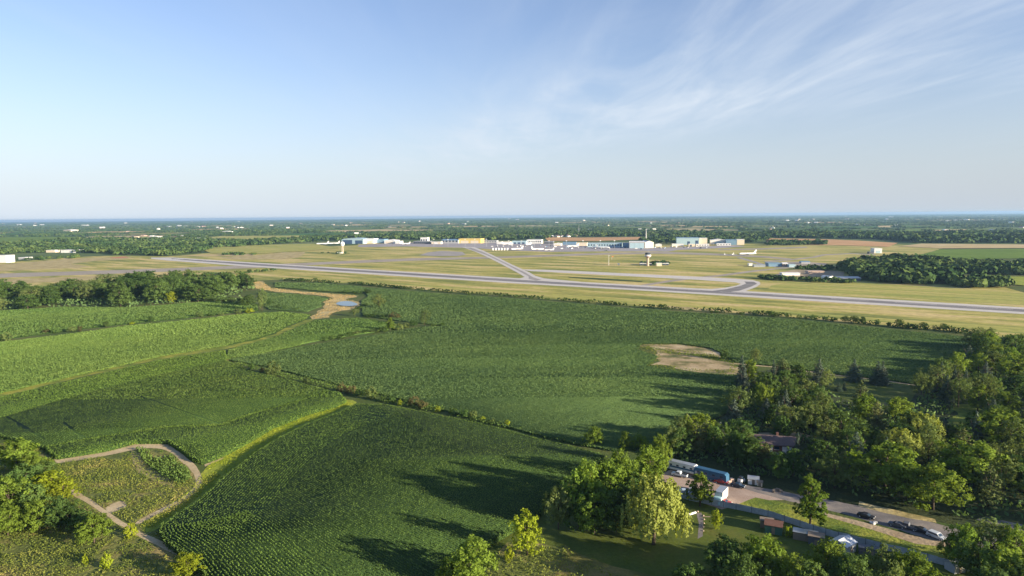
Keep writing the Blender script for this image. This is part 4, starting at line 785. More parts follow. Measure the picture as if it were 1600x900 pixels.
# ================================================================== BUILDINGS
m_white = plain('white_cladding', (.72,.72,.70), .5)
m_cream = plain('cream_cladding', (.66,.58,.45), .6)
m_blue = plain('blue_cladding', (.16,.27,.38), .5)
m_pale = plain('pale_blue_cladding', (.36,.50,.56), .5)
m_navy = plain('navy_door', (.05,.09,.17), .4)
m_yellow = plain('yellow_cladding', (.62,.48,.14), .6)
m_grey = plain('grey_cladding', (.36,.38,.40), .6)
m_dgrey = plain('dark_grey_metal', (.10,.11,.13), .6)
m_glass = plain('dark_glass', (.03,.05,.08), .12, .6)
m_conc = plain('pale_concrete', (.46,.35,.28), .8)
m_roofb = plain('brown_shingles', (.13,.095,.09), .9)
m_brick = surf('red_brick', [(.3,(.13,.07,.055)),(.7,(.18,.10,.08))], .8, fine=.2, fscale=4)
m_metal = plain('galvanised_metal', (.42,.46,.50), .4, .5, .5)
m_wood = plain('weathered_wood', (.22,.18,.14), .9)
m_red = plain('red_paint', (.35,.04,.04), .35, .5)
m_black = plain('black_paint', (.02,.022,.03), .3, .5)
m_rubber = plain('tyre_rubber', (.02,.02,.02), .9)
m_silver = plain('silver_paint', (.52,.56,.60), .3, .6)
m_green = plain('green_boards', (.05,.13,.10), .8)
m_cyan = plain('pale_cyan_panel', (.40,.62,.66), .5)
m_bluet = plain('blue_tarpaulin', (.025,.10,.19), .7)

def building(px0, px1, yb, H, depth, wall, roof, label, name='hangar', cat='hangar', roofkind='flat', door=None, win=0, ang=None, trim=None, group=None, side=None):
    """px0..px1 on ground line yb; front faces the camera"""
    a = G(px0, yb); b = G(px1, yb); c = (a+b)/2; Lw = (b-a).length
    rz = math.atan2(b.y-a.y, b.x-a.x) if ang is None else R(ang)
    r = empty(name, (c.x, c.y, 0), rz); tag(r, label, cat, group)
    h = Lw/2; wl = MB()
    if roofkind == 'flat':
        wl.box(-h, h, 0, depth, 0, H); MB().box(-h-.4, h+.4, -.4, depth+.4, H+.003, H+.7).build('roof', roof, r)
    elif roofkind == 'gable':
        wl.prism([(-h,0),(h,0),(h,H*.78),(0,H),(-h,H*.78)], 0, depth)
        k = h+.5; MB().prism([(-k,H*.78-.1),(0,H+.05),(k,H*.78-.1),(k,H*.78+.3),(0,H+.5),(-k,H*.78+.3)], -.5, depth+.5).build('roof', roof, r)
    elif roofkind == 'ridge':   # ridge parallel to the front
        wl.prism([(0,0),(depth,0),(depth,H*.75),(depth/2,H),(0,H*.75)], -h, h, 'x')
        MB().prism([(-.5,H*.75-.15),(depth/2,H+.02),(depth+.5,H*.75-.15),(depth+.5,H*.75+.2),(depth/2,H+.4),(-.5,H*.75+.2)], -h-.4, h+.4, 'x').build('roof', roof, r)
    elif roofkind == 'arch':
        arc = [(h*math.cos(t), H*.72+H*.28*math.sin(t)) for t in np.linspace(0, math.pi, 9)]
        wl.prism([(-h,0),(h,0)]+arc, 0, depth); up = [(x_*1.01, z_+.3) for x_, z_ in arc]
        MB().prism(arc+up[::-1], -.5, depth+.5).build('roof', roof, r)
    wl.build('wall', wall, r)
    for d0, d1, dh, dm in (door or []):
        MB().box(-h+2*h*d0, -h+2*h*d1, -.15, -.02, 0, H*dh).build('hangar_door', dm, r)
    for k in range(win):
        x = -h+2*h*(k+.5)/win; MB().box(x-h*.55/win, x+h*.55/win, -.14, -.02, H*.35, H*.7).build('window', m_glass, r)
    if side: MB().box(h+.02, h+.14, depth*.15, depth*.85, 0, H*.7).build('side_door', side, r)
    return r
BT = ' in the airport line beyond the grass'
building(-60,10,410.6,15,22,m_white,m_white,'big plain white warehouse at the left edge of the airfield',name='warehouse',cat='warehouse')
building(534,568,381,19,60,m_pale,m_pale,'arched pale blue hangar with dark open doors behind the radar dome tower',roofkind='arch',door=[(.05,.48,.7,m_navy),(.62,.95,.62,m_navy)])
building(569,584,380.5,16,40,m_white,m_white,'white box hangar joined right of the arched blue hangar',door=[(.2,.8,.5,m_cream)])
building(586,600,380,13,40,m_blue,m_blue,'blue hangar between two white hangars left of the yellow hangar')
building(600.5,617,380.6,13,45,m_white,m_white,'white gabled hangar right of the small blue hangar',roofkind='gable',door=[(.15,.85,.5,m_cream)])
building(617.5,625,380.8,8,30,m_white,m_white,'low white annex at the right end of the white gabled hangar',name='annex',cat='building')
building(646,672,381.2,8.5,26,m_dgrey,m_grey,'low dark grey building under the white block',name='terminal_building',cat='building',win=8)
building(657,668,379.5,18,20,m_white,m_white,'white block rising behind the low dark grey building',name='office_block',cat='building',win=3)
building(674,688.5,381.4,7,22,m_cream,m_white,'low cream shed left of the blue roofed hangar',name='shed',cat='shed',door=[(.3,.7,.8,m_white)])
building(690,716,380.4,14,40,m_grey,m_blue,'blue roofed grey hangar joined left of the yellow hangar',roofkind='ridge',win=5)
building(716.5,751,380.2,15,48,m_yellow,m_yellow,'long yellow hangar in the airport line',door=[(.1,.45,.6,m_cream),(.55,.9,.6,m_cream)])
building(752,776,379.4,7,26,m_grey,m_grey,'low grey shed right of the yellow hangar',name='shed',cat='shed',win=6)
building(800,822,381.2,9,24,m_pale,m_pale,'pale teal cargo shed near the airport middle',name='cargo_shed',cat='shed',door=[(.1,.3,.6,m_navy),(.4,.6,.6,m_navy),(.7,.9,.6,m_navy)])
building(776,797,381.6,7,20,m_white,m_white,'low white cargo shed beside the fuel tanks',name='cargo_shed',cat='shed')
building(823,846,380.6,12,30,m_white,m_white,'white terminal block with dark windows at the airport middle',name='terminal_building',cat='building',win=7)
building(850,864,381.5,8,26,m_dgrey,m_grey,'low dark shed right of the white terminal block',name='shed',cat='shed')
building(865,877,384,8,22,m_white,m_white,'small white hangar alone in front of the dark sheds',roofkind='gable',door=[(.2,.8,.5,m_cream)])
building(879,900,382.4,8,26,m_blue,m_blue,'low blue shed left of the cream building',name='shed',cat='shed',roofkind='ridge')
building(900.5,917,384.4,9,24,m_cream,m_cream,'cream box building left of the long glazed pier',name='freight_building',cat='building')
building(918,972,386,11,32,m_pale,m_blue,'long pale blue pier with a row of dark windows',name='terminal_pier',cat='building',win=13)
building(973,983,386.8,12,30,m_blue,m_blue,'narrow blue link between the pier and the cream hangar',name='link_building',cat='building')
building(983,1007,388,17,60,m_grey,m_white,'large hangar with grey sliding doors and cream side wall',roofkind='flat',door=[(.04,.34,.85,m_pale),(.35,.65,.85,m_pale),(.66,.96,.85,m_pale)])
building(1007.5,1022,387.4,19,40,m_cream,m_white,'tall cream gabled end beside the grey doored hangar',roofkind='gable',ang=12)
building(1024,1034,385.4,8,18,m_white,m_white,'small white shed right of the cream gabled end',name='shed',cat='shed',roofkind='gable')
building(1057,1092,382.4,20,60,m_pale,m_blue,'big teal hangar with one dark doorway',door=[(.48,.60,.5,m_navy),(.84,.97,.62,m_navy)])
building(1092.5,1105,382,18,50,m_cream,m_white,'cream end block joined right of the big teal hangar',name='hangar_annex',cat='building')
building(1050,1068,384.6,6,18,m_white,m_white,'low white shed in front of the big teal hangar',name='shed',cat='shed')
building(1076,1086,385.2,6.5,18,m_cream,m_white,'low cream shed in front of the big teal hangar',name='shed',cat='shed',door=[(.2,.5,.7,m_navy)])
building(1088,1108,384.8,5.5,20,m_white,m_white,'long low white shed below the cream end block',name='shed',cat='shed',win=5)
building(1110,1134,381.6,15,40,m_white,m_white,'white low pitched hangar between the teal and blue hangars',roofkind='gable',door=[(.25,.75,.5,m_pale)])
building(1120,1142,383.8,5.5,20,m_white,m_white,'long low white shed below the pitched white hangar',name='shed',cat='shed',win=5)
building(1134.5,1151,382.6,14,45,m_blue,m_blue,'blue hangar second from the right end of the airport line')
building(1151.5,1163,382.6,15,40,m_cream,m_white,'cream hangar at the right end of the airport line')
building(1366,1378,395.6,10,24,m_white,m_white,'white hangar standing alone beyond the taxiways right of the airport',door=[(.2,.8,.6,m_pale)])
building(1358,1365,396.8,4,12,m_dgrey,m_dgrey,'small dark shed beside the lone white hangar',name='shed',cat='shed')
building(1201,1222,416.6,5,26,m_blue,m_blue,'flat blue roofed shed in the service yard',name='shed',cat='shed')
building(1223,1231,416.8,6.5,16,m_conc,m_white,'small cream house in the service yard',name='service_house',cat='house',roofkind='ridge',win=2)
building(1233,1243,417.6,4,14,m_pale,m_pale,'low pale shed right of the small cream house',name='shed',cat='shed')
building(1252,1266,412,4,14,m_grey,m_blue,'grey blue shed at the back of the service yard',name='shed',cat='shed',roofkind='ridge')
building(1222,1250,430.6,3.2,12,m_white,m_white,'long low white shed in the gravel yard',name='shed',cat='shed')
building(1263,1288,428,3.5,14,m_conc,m_conc,'long low pink shed in the gravel yard',name='shed',cat='shed')
building(1294,1305,438.6,6,14,m_white,m_white,'white gabled shed at the end of the gravel yard',name='shed',cat='shed',roofkind='gable',ang=20)
building(1308,1345,439.2,5,22,m_dgrey,m_metal,'long grey roofed barn in front of the woodlot',name='barn',cat='barn',roofkind='ridge')
building(1170,1176,415.4,3.6,10,m_white,m_white,'tiny white shed by the taxiway bend',name='shed',cat='shed')
building(1178,1196,417.2,3,12,m_metal,m_metal,'low metal shed by the taxiway bend',name='shed',cat='shed')
building(95,118,395,7,30,m_white,m_white,'long white roofed shed among the trees at left',name='shed',cat='shed')
building(72,86,394.6,6,30,m_cream,m_white,'cream shed among the trees at left',name='shed',cat='shed')
building(29,40,405.4,4,20,m_grey,m_white,'low grey shed right of the white warehouse',name='shed',cat='shed')
building(345,357,364.6,14,40,m_white,m_white,'white barn with a tall gable on the plain at left',name='barn',cat='barn',roofkind='gable')
building(99,111,362.4,18,60,m_cream,m_white,'cream and white farm building on the far left plain',name='barn',cat='barn',roofkind='gable')
# scattered far houses
hm = MB(); hm.prism([(-9,0),(9,0),(9,5),(0,9),(-9,5)], -14, 14)
hr = MB(); hr.prism([(-10,4.7),(0,9.3),(10,4.7),(10,5.4),(0,10),(-10,5.4)], -15, 15)
hme = mesh('house_wall', hm.v, hm.f, m_white); hwe = [mesh('house_wall', hm.v, hm.f, m_) for m_ in (m_white, m_cream, m_grey, m_conc)]; hre = [mesh('house_roof', hr.v, hr.f, m_) for m_ in (m_white, m_grey, m_roofb)]
rd = random.Random(21); pts = [(30,352),(55,352.5),(66,352),(132,353),(137,353.2),(160,357),(225,369),(232,372),(238,370),(244,371),(250,373),(206,373),(212,371),(272,372),(285,371),(310,374),(318,376),(330,376),(342,375),(280,354),(290,354.2),(310,355),(318,354.6),(340,356),(365,355),(370,356),(378,356),(424,353),(622,347.5),(630,348),(609,355),(557,366),(566,367),(580,366),(870,349),(912,345),(950,353),(905,360),(918,360),(922,360.5),(962,365),(968,365),(975,365.4),(1000,360),(1012,360),(1022,360),(1060,349.5),(1066,349.5),(1130,364),(1040,366),(1050,365),(1245,346),(1275,349),(1262,349),(1230,346),(1392,340),(1321,337.6),(1493,345),(1500,344),(1510,344.3),(1550,345),(1580,349),(1340,352),(1350,352),(1360,352.5),(1480,346),(1300,350),(1203,359),(840,371),(848,372),(855,371),(862,370.5),(870,370.5),(876,370),(882,369.5),(888,370),(895,369),(902,369.4),(805,370),(812,371),(815,372),(822,371),(795,372),(803,372),(540,353),(520,352),(450,357),(470,350),(700,350),(730,347)]
for k_ in range(28): pts.append((rd.uniform(0, 1600), 341+rd.random()**1.5*24))
for x, y in pts:
    y = max(y, 342.5-(x-800)*.00875); p = G(x, y); D = p.length; s = min(1.9, max(.8, D/6500))
    r = empty('distant_house', (p.x, p.y, 0), rd.uniform(0, 3.1)); r.scale = (s*rd.uniform(.7, 1.6), s*rd.uniform(.7, 1.4), min(s, 1.6)*rd.uniform(.8, 1.4))
    link('wall', rd.choice(hwe), r); link('roof', rd.choice(hre), r); tag(r, None, 'house', 'pale houses scattered over the far plain')
    D_ = 'just behind the airport' if D < 3600 else ('mid-plain' if D < 7000 else 'near the horizon')
    side_ = ('far left' if x < 320 else 'left' if x < 640 else 'centre' if x < 960 else 'right' if x < 1280 else 'far right')
    REG.append((r, 'pale house', f'{D_}, {side_}', x))

# ---- control tower
p = G(1012, 415.6); r = empty('control_tower', (p.x, p.y, 0)); tag(r, 'flared pinkish control tower with dark glass cab on the airfield grass', 'control tower')
MB().lathe([(2.5,0),(2.3,3),(2.2,14)], 8).build('shaft', m_conc, r)
MB().lathe([(2.3,14.01),(5.4,16.6),(5.8,17.2),(5.8,18.2)], 16).build('flared_collar', plain('pink_concrete', (.50,.40,.38), .8), r)
MB().lathe([(5.6,18.21),(5.9,18.3),(5.9,19.4),(4.6,20.0)], 16).build('white_band', m_white, r)
MB().lathe([(4.3,20.01),(5.0,22.8)], 12).build('glass_cab', m_glass, r)
MB().lathe([(5.3,22.81),(5.3,23.5),(1.0,23.9)], 12).build('roof', m_dgrey, r)
m_ = MB(); m_.cyl(.12, 23.9, 27, n=6); m_.cyl(.1, 23.7, 26, (1.5,1,0), 6); m_.build('antenna', m_metal, r)
building(1000,1045,414.6,3.0,12,m_dgrey,m_white,'low grey building around the foot of the control tower',name='tower_building',cat='building',win=9)
building(1026,1034,415.8,4.6,9,m_cream,m_white,'small cream annex right of the control tower',name='annex',cat='building')
# ---- radar dome tower
p = G(535.5, 396.6); r = empty('radar_tower', (p.x, p.y, 0)); tag(r, 'white radar dome on a pale lattice tower standing on the grass', 'radar tower')
m_ = MB()
for sx in (-1, 1):
    for sy in (-1, 1): m_.tube((1.9*sx,1.9*sy,0), (1.2*sx,1.2*sy,20), .3)
for z in (4, 8, 12, 16):
    w_ = 1.9-z*.035
    for a, b in (((-w_,-w_),(w_,-w_)),((w_,-w_),(w_,w_)),((w_,w_),(-w_,w_)),((-w_,w_),(-w_,-w_))): m_.tube((*a,z), (*b,z), .2); m_.tube((*a,z), (b[0],b[1],z+4 if z < 16 else z), .15)
m_.box(-.6,.6,-.6,.6,0,20); m_.build('lattice_tower', m_cream, r)
MB().lathe([(3.4,19.6),(4.2,19.8),(4.2,20.5)], 16).build('platform', m_white, r)
MB().lathe([(3.6,20.51)]+[(5.3*math.cos(t), 25+5.3*math.sin(t)) for t in np.linspace(-.85, 1.5, 9)], 18).build('dome', plain('dome_white', (.8,.8,.8), .4), r, True)
building(527,534,397,3.5,6,m_white,m_white,'small white hut at the foot of the radar dome tower',name='hut',cat='hut')
# ---- masts
def mast(px, yb, yt, rr, m, label, name='mast', lamp=False):
    p = G(px, yb); H = zat(px, yt, p); r = empty(name, (p.x, p.y, 0)); tag(r, label, 'mast')
    MB().lathe([(rr, 0), (rr*.7, H*.6), (rr*.35, H)], 8).build('pole', m, r); MB().box(-rr*2,rr*2,-rr*2,rr*2,0,.6).build('footing', m_conc, r)
    if lamp: MB().box(-rr*4,rr*4,-rr,rr,H,H+1.2).build('lamp_head', m_grey, r)
    return r
mast(1009.4, 375.5, 358, 1.5, m_white, 'tall white mast rising behind the cream gabled hangar')
mast(904.5, 366, 351, .9, m_grey, 'thin grey mast on the plain behind the terminal')
mast(951.2, 414.6, 400.2, .35, m_white, 'thin white pole on the grass left of the control tower', lamp=True)
p = G(957, 404); 
building(965,968,414.4,2.6,4,m_white,m_white,'small white hut on the grass left of the control tower',name='hut',cat='hut')
LP = None
for x in (727,742,760,778,795,815,835,858,885,911,938,960,700,678):
    p = G(x, 388.5 if x > 760 else 385); o = None
    if LP is None:
        LP = empty('apron_light', p); MB().lathe([(.45,0),(.25,21)], 6).build('pole', m_metal, LP); MB().box(-2,2,-.5,.5,21,22.2).build('lamp_head', m_white, LP); o = LP
    else: o = copy_tree(LP); o.location = p
    o.location.z = 0
    tag(o, None, 'light mast', 'apron light masts'); REG.append((o, 'slim grey light mast', 'on the airport apron', x))
# service trucks between the buildings
def service_truck(paint):
    q = empty('service_truck', (0,0,0)); MB().box(-3.2,1.4,-1.2,1.2,.9,3.2).build('cargo_box', paint, q); MB().prism([(1.5,.5),(3.2,.5),(3.2,1.4),(2.9,2.4),(1.5,2.5)], -1.1, 1.1).build('cab', m_white, q)
    MB().box(-3.1,1.45,-.6,.6,.5,.89).build('chassis', m_dgrey, q)
    for x_ in (-2, 2.3):
        for s_ in (-1, 1): MB().lathe([(.45,-.15),(.45,.15)], 10, (x_,s_,.45), 'y').build('wheel', m_rubber, q)
    return q
tp_ = [(service_truck(m_white), 'white'), (service_truck(m_dgrey), 'dark'), (service_truck(m_blue), 'blue')]; used_ = set(); rt = random.Random(4)
for x in range(770, 1110, 9):
    k_ = rt.randrange(3); src, cn = tp_[k_]
    o = src if k_ not in used_ else copy_tree(src); used_.add(k_); base_ = 384.6 if x < 870 else (387.2 if x < 980 else 387.6 if x < 1040 else 386.2)
    p = G(x+rt.uniform(-3, 3), base_+rt.uniform(-.4, 2.2)); o.location = (p.x, p.y, .14); o.rotation_euler = (0, 0, rt.uniform(0, 6.2)); tag(o, None, 'truck', 'service trucks on the apron'); REG.append((o, f'small {cn} service truck', 'on the airport apron', x))
# fuel tanks / containers row
gt = 'pale tanks by the apron edge'; TK = None
for k_, x in enumerate((770,774.5,779,783.5,788,792.5)):
    p = G(x, 391.2)
    if TK is None:
        TK = empty('storage_tank', p); MB().lathe([(3,.5),(3,5.5),(2.2,6.2)], 14).build('tank', m_white, TK); MB().box(-3.3,3.3,-3.3,3.3,0,.5).build('plinth', m_dgrey, TK); o = TK
    else: o = copy_tree(TK); o.location = p
    tag(o, None, 'tank', gt); REG.append((o, 'pale storage tank', 'at the apron edge', x))
# ---- airliners
def airliner():
    r = empty('airliner', (0,0,0))
    MB().lathe([(.1,-19),(.9,-18),(1.6,-16.5),(1.95,-14),(1.95,8),(1.5,13),(.7,17.5),(.2,19)], 14, (0,0,3.6), 'x').build('fuselage', plain('airliner_white', (.8,.8,.8), .3, .5), r, True)
    wv = MB()
    for s in (-1, 1): wv.add([(-4,s*1.5,2.9),(3.5,s*1.5,2.9),(6.5,s*17,3.9),(4.6,s*17,3.9),(-4,s*1.5,3.3),(3.5,s*1.5,3.3),(6.5,s*17,4.05),(4.6,s*17,4.05)], [(0,3,2,1),(4,5,6,7),(0,1,5,4),(1,2,6,5),(2,3,7,6),(3,0,4,7)])
    wv.build('wings', m_silver, r)
    MB().prism([(12,4.8),(17.5,4.8),(19.5,11.5),(17,11.5)], -.2, .2).build('tail_fin', m_white, r)
    tp = MB()
    for s in (-1, 1): tp.add([(14,s*.6,4.6),(18,s*.6,4.6),(19,s*6,5),(17.4,s*6,5),(14,s*.6,4.8),(18,s*.6,4.8),(19,s*6,5.1),(17.4,s*6,5.1)], [(0,3,2,1),(4,5,6,7),(0,1,5,4),(1,2,6,5),(2,3,7,6),(3,0,4,7)])
    tp.build('tailplane', m_silver, r)
    for s in (-1, 1): MB().lathe([(.8,-1.8),(1.0,-1.2),(1.0,1),(.6,2)], 10, (-1.5,s*5.6,2.1), 'x').build('engine', m_grey, r)
    for x, y in ((-14,0),(1.5,2.6),(1.5,-2.6)): MB().lathe([(.55,-.25),(.55,.25)], 10, (x,y,.55), 'y').tube((x,y,.5),(x,y,2.4),.15).build('landing_gear', m_rubber, r)
    MB().box(-11,10,-1.985,1.985,4.05,4.4).build('window_line', m_glass, r)
    return r
A0 = airliner()
for k_, (x, y, a, s, lb) in enumerate([(1168,399,4,1.05,'white airliner parked on the far taxiway right of the control tower'),(1132,398.4,70,.45,'small white aircraft left of the white airliner'),(1145,398.6,60,.5,'small white aircraft just left of the airliner nose'),
    (504,382.6,8,1.1,'white airliner at the far left end of the airport line'),(522,381.8,20,1.0,'white airliner left of the arched blue hangar'),(808,391,30,1.0,'white airliner on the apron left of the middle of the terminal'),(840,391.2,200,.95,'white airliner on the apron in front of the white terminal block'),
    (895,386.6,15,1.0,'white airliner in front of the cream box building'),(942,388.6,160,1.0,'white airliner nosed in below the long pier'),(930,387.8,110,.8,'smaller white airliner at the left end of the long pier'),(858,392,10,.7,'small white jet at the front of the apron'),(793,383,200,1.0,'white airliner beside the teal cargo shed'),(826,383.6,60,.9,'white airliner close under the white terminal block'),(634,382.2,20,.8,'white jet left of the low dark grey building')]):
    o = A0 if k_ == 0 else copy_tree(A0); p = G(x, y); o.location = (p.x, p.y, .15); o.rotation_euler = (0, 0, R(a)); o.scale = (s, s, s); tag(o, lb, 'airliner' if s > .6 else 'aircraft', 'aircraft parked at the airport')

# ================================================================== FARMSTEAD
def Gv(x, y): return G(x, y)
def place(r, x, y, toward=None, ang=0):
    p = G(x, y); r.location = (p.x, p.y, .035)
    if toward: q = G(*toward); ang = math.atan2(q.y-p.y, q.x-p.x)
    r.rotation_euler = (0, 0, ang); return r
def wheels(r, xs, y, rad=.34, wd=.22):
    for x in xs:
        for s in (-1, 1): wo = MB().lathe([(rad,-wd/2),(rad,wd/2)], 14, (x,s*y,rad), 'y').build('wheel', m_rubber, r); MB().lathe([(rad*.55,-wd/2-.012),(rad*.55,wd/2+.012)], 10, (x,s*y,rad), 'y').build('hub', m_silver, wo)
def car(paint, kind_='suv', glass=m_glass):
    r = empty({'suv':'parked_car','sedan':'parked_car','pickup':'pickup_truck'}[kind_], (0,0,0)); b = MB()
    prof = {'suv':[(-2.3,.35),(2.35,.35),(2.4,.75),(2.3,.98),(1.25,1.08),(.7,1.62),(.4,1.72),(-1.9,1.72),(-2.25,1.2),(-2.35,.8)],
            'sedan':[(-2.3,.32),(2.3,.32),(2.35,.65),(2.2,.85),(1.1,.95),(.45,1.38),(-.7,1.42),(-1.5,1.02),(-2.25,.95),(-2.35,.6)],
            'pickup':[(-2.8,.45),(2.7,.45),(2.75,.9),(2.65,1.12),(1.5,1.18),(.95,1.78),(-.35,1.8),(-.5,1.15),(-2.75,1.15)]}[kind_]
    b.prism(prof, -.9, .9); ob = b.build('body', paint, r); bv = ob.modifiers.new('b', 'BEVEL'); bv.width = .06; bv.segments = 2
    gl = MB()
    if kind_ == 'suv': gl.prism([(.98,1.14),(.62,1.58),(-1.75,1.58),(-2.0,1.18)], -.915, .915)
    elif kind_ == 'sedan': gl.prism([(.9,.99),(.42,1.32),(-.66,1.35),(-1.25,1.04)], -.915, .915)
    else: gl.prism([(1.25,1.22),(.9,1.70),(-.3,1.72),(-.4,1.22)], -.915, .915)
    gl.build('side_windows', glass, r)
    ws = {'suv':((1.30,1.10),(.74,1.64)),'sedan':((1.14,.97),(.48,1.39)),'pickup':((1.53,1.21),(.99,1.78))}[kind_]
    (x0,z0),(x1,z1) = ws; MB().add([(x0+.02,-.75,z0),(x0+.02,.75,z0),(x1+.02,.68,z1-.04),(x1+.02,-.68,z1-.04)], [(0,1,2,3)]).build('windscreen', glass, r)
    for s in (-1, 1):
        MB().box(prof[2][0]-.08,prof[2][0]+.03,s*.6-.18,s*.6+.18,.68 if kind_ != 'pickup' else .8,.85 if kind_ != 'pickup' else 1.0).build('headlight', m_white, r)
    wheels(r, (-1.45,1.45) if kind_ != 'pickup' else (-1.7,1.75), .86)
    if kind_ == 'pickup': MB().box(-2.65,-.6,-.75,.75,1.152,1.158).build('cargo_bed', m_black, r)
    return r
place(tag(car(m_silver,'suv'), 'silver car parked nose right on the driveway', 'car', 'vehicles along the driveway'), 1463, 841, (1500,856))
place(tag(car(m_black,'sedan'), 'black car just behind the silver car', 'car', 'vehicles along the driveway'), 1440, 832, (1500,850))
place(tag(car(m_dgrey,'pickup'), 'dark pickup truck third from the right on the driveway', 'pickup truck', 'vehicles along the driveway'), 1418, 826, (1380,816))
place(tag(car(m_dgrey,'sedan'), 'dark grey car at the left of the driveway row', 'car', 'vehicles along the driveway'), 1402, 823, (1360,812))
place(tag(car(m_black,'sedan'), 'black car alone on the driveway with white ends', 'car', 'vehicles along the driveway'), 1353, 809, (1400,822))
place(tag(car(plain('navy_paint',(.02,.04,.07),.3,.5),'sedan'), 'dark blue car on the driveway by the gravel yard', 'car', 'vehicles in the gravel yard'), 1153, 761, (1200,772))
place(tag(car(m_red,'sedan'), 'red car beside the blue trailer', 'car', 'vehicles in the gravel yard'), 1127, 755, (1180,765))
place(tag(car(m_dgrey,'suv'), 'dark car between the blue trailer and red car', 'car', 'vehicles in the gravel yard'), 1117, 751, (1170,765))
place(tag(car(m_silver,'pickup'), 'silver pickup in front of the white trailer', 'pickup truck', 'vehicles in the gravel yard'), 1062, 744.5, (1030,738))
place(tag(car(plain('light_blue_paint',(.4,.5,.6),.3,.5),'sedan'), 'pale blue car at the lower yard edge', 'car', 'vehicles in the gravel yard'), 1069, 771, (1100,772))
place(tag(car(m_grey,'suv'), 'grey car half hidden by the upright poplar', 'car', 'vehicles in the gravel yard'), 1082, 768, (1090,750))
place(tag(car(m_red,'sedan'), 'dark red car in front of the white box truck', 'car', 'vehicles in the gravel yard'), 1131, 787, (1150,792))
# camper trailer (long rounded), blue trailer
def trailer(L_, W_, H_, body, roof, label, name, stripe=None, cat='trailer'):
    r = empty(name, (0,0,0)); prof = [(-L_/2,.6),(L_/2,.6),(L_/2+.1,1.2),(L_/2,H_-.4),(L_/2-.5,H_),(-L_/2+.5,H_),(-L_/2,H_-.4),(-L_/2-.1,1.2)]
    MB().prism(prof, -W_/2, W_/2).build('body', body, r); MB().box(-L_/2+.5,L_/2-.5,-W_/2+.1,W_/2-.1,H_+.003,H_+.12).build('roof', roof, r)
    if stripe: MB().box(-L_/2+.2,L_/2-.2,-W_/2-.01,W_/2+.01,1.35,1.9).build('stripe', stripe, r)
    for k in range(4): x = -L_/2+L_*(k+.6)/4.2; MB().box(x-.45,x+.45,-W_/2-.02,W_/2+.02,H_*.60,H_*.60+.55).build('window', m_glass, r)
    MB().box(-L_/2+.5,-L_/2+1.2,-W_/2-.025,-W_/2-.003,.65,2.3).build('door', m_grey, r)
    wheels(r, (-.5,.5), W_/2-.12, .36); MB().tube((L_/2,0,.55),(L_/2+1.2,0,.5),.07).build('drawbar', m_dgrey, r)
    tag(r, label, cat, 'vehicles in the gravel yard'); return r
place(trailer(10.5,2.6,3.3,m_white,m_metal,'long white bus body with blue stripe at the yard back','parked_bus',m_bluet,'bus'), 1066, 737, (1085,741.5))
place(trailer(11.5,2.6,3.3,m_bluet,m_bluet,'long blue trailer behind the red car','travel_trailer',m_navy), 1111, 749.5, (1135,755.5))
# white box truck body
r = empty('box_truck', (0,0,0)); MB().box(-3.4,2.2,-1.25,1.25,.9,3.7).build('cargo_box', m_white, r); MB().box(-3.4,2.2,-1.2,1.2,3.703,3.76).build('roof', m_metal, r)
MB().prism([(2.3,.5),(4.2,.5),(4.2,1.3),(3.7,2.3),(2.3,2.4)], -1.05, 1.05).build('cab', m_cyan, r); MB().prism([(3.0,1.5),(4.0,1.5),(3.68,2.2),(3.0,2.25)], -1.07, 1.07).build('cab_window', m_glass, r); MB().box(-3.3,3.2,-.5,.5,.55,.897).build('chassis', m_dgrey, r); wheels(r, (-2.3,3.2), 1.0, .45)
place(tag(r, 'white box truck standing in the sunlit gravel yard', 'truck', 'vehicles in the gravel yard'), 1126, 783, (1117,793))
# small white sheds and junk by the trees
def shed(x, y, w_, d, h, wall, roof, label, ang=-20, rk='ridge', group=None, name='shed'):
    r = empty(name, (0,0,0)); wl = MB()
    if rk == 'ridge':
        wl.prism([(0,0),(d,0),(d,h*.72),(d/2,h),(0,h*.72)], -w_/2, w_/2, 'x'); MB().prism([(-.2,h*.72-.08),(d/2,h+.01),(d+.2,h*.72-.08),(d+.2,h*.72+.06),(d/2,h+.15),(-.2,h*.72+.06)], -w_/2-.2, w_/2+.2, 'x').build('roof', roof, r)
    else:
        wl.box(-w_/2,w_/2,0,d,0,h); MB().box(-w_/2-.15,w_/2+.15,-.15,d+.15,h+.003,h+.12).build('roof', roof, r)
    wl.build('wall', wall, r); MB().box(-.45,.45,-.04,-.005,0,min(2,h*.66)).build('door', m_wood, r)
    p = G(x, y); r.location = (p.x, p.y, .02); r.rotation_euler = (0,0,R(ang)); tag(r, label, 'shed', group); return r
shed(1177, 757.5, 3.4, 2.4, 2.6, m_white, m_metal, 'small white shed at the foot of the dark trees')
shed(1187, 760, 1.6, 1.6, 1.8, m_cream, m_wood, 'tiny cream hut right of the small white shed', name='hut')
shed(1208, 835, 4.6, 3.6, 3.4, m_green, m_brick, 'green shed with a rusty red roof by the grey fence', ang=-25)
shed(1330, 866, 5.0, 4.6, 3.6, m_metal, m_silver, 'pale metal roofed shed standing askew by the grey fence', ang=35)
shed(1198, 826, 3.6, 2.4, 2.2, m_wood, m_wood, 'brown lean-to left of the green shed', rk='flat', ang=-20, name='lean_to')
shed(1258, 846, 6.2, 2.8, 2.2, m_wood, m_metal, 'low grey lean-to right of the green shed', rk='flat', ang=-25, name='lean_to')
shed(1275, 852, 4.0, 3.0, 2.3, m_dgrey, m_wood, 'dark lean-to below the tall poplar', rk='flat', ang=-25, name='lean_to')
shed(1500, 896, 3.4, 3.0, 2.8, m_grey, m_metal, 'grey metal shed at the lower right in the shade', ang=15)
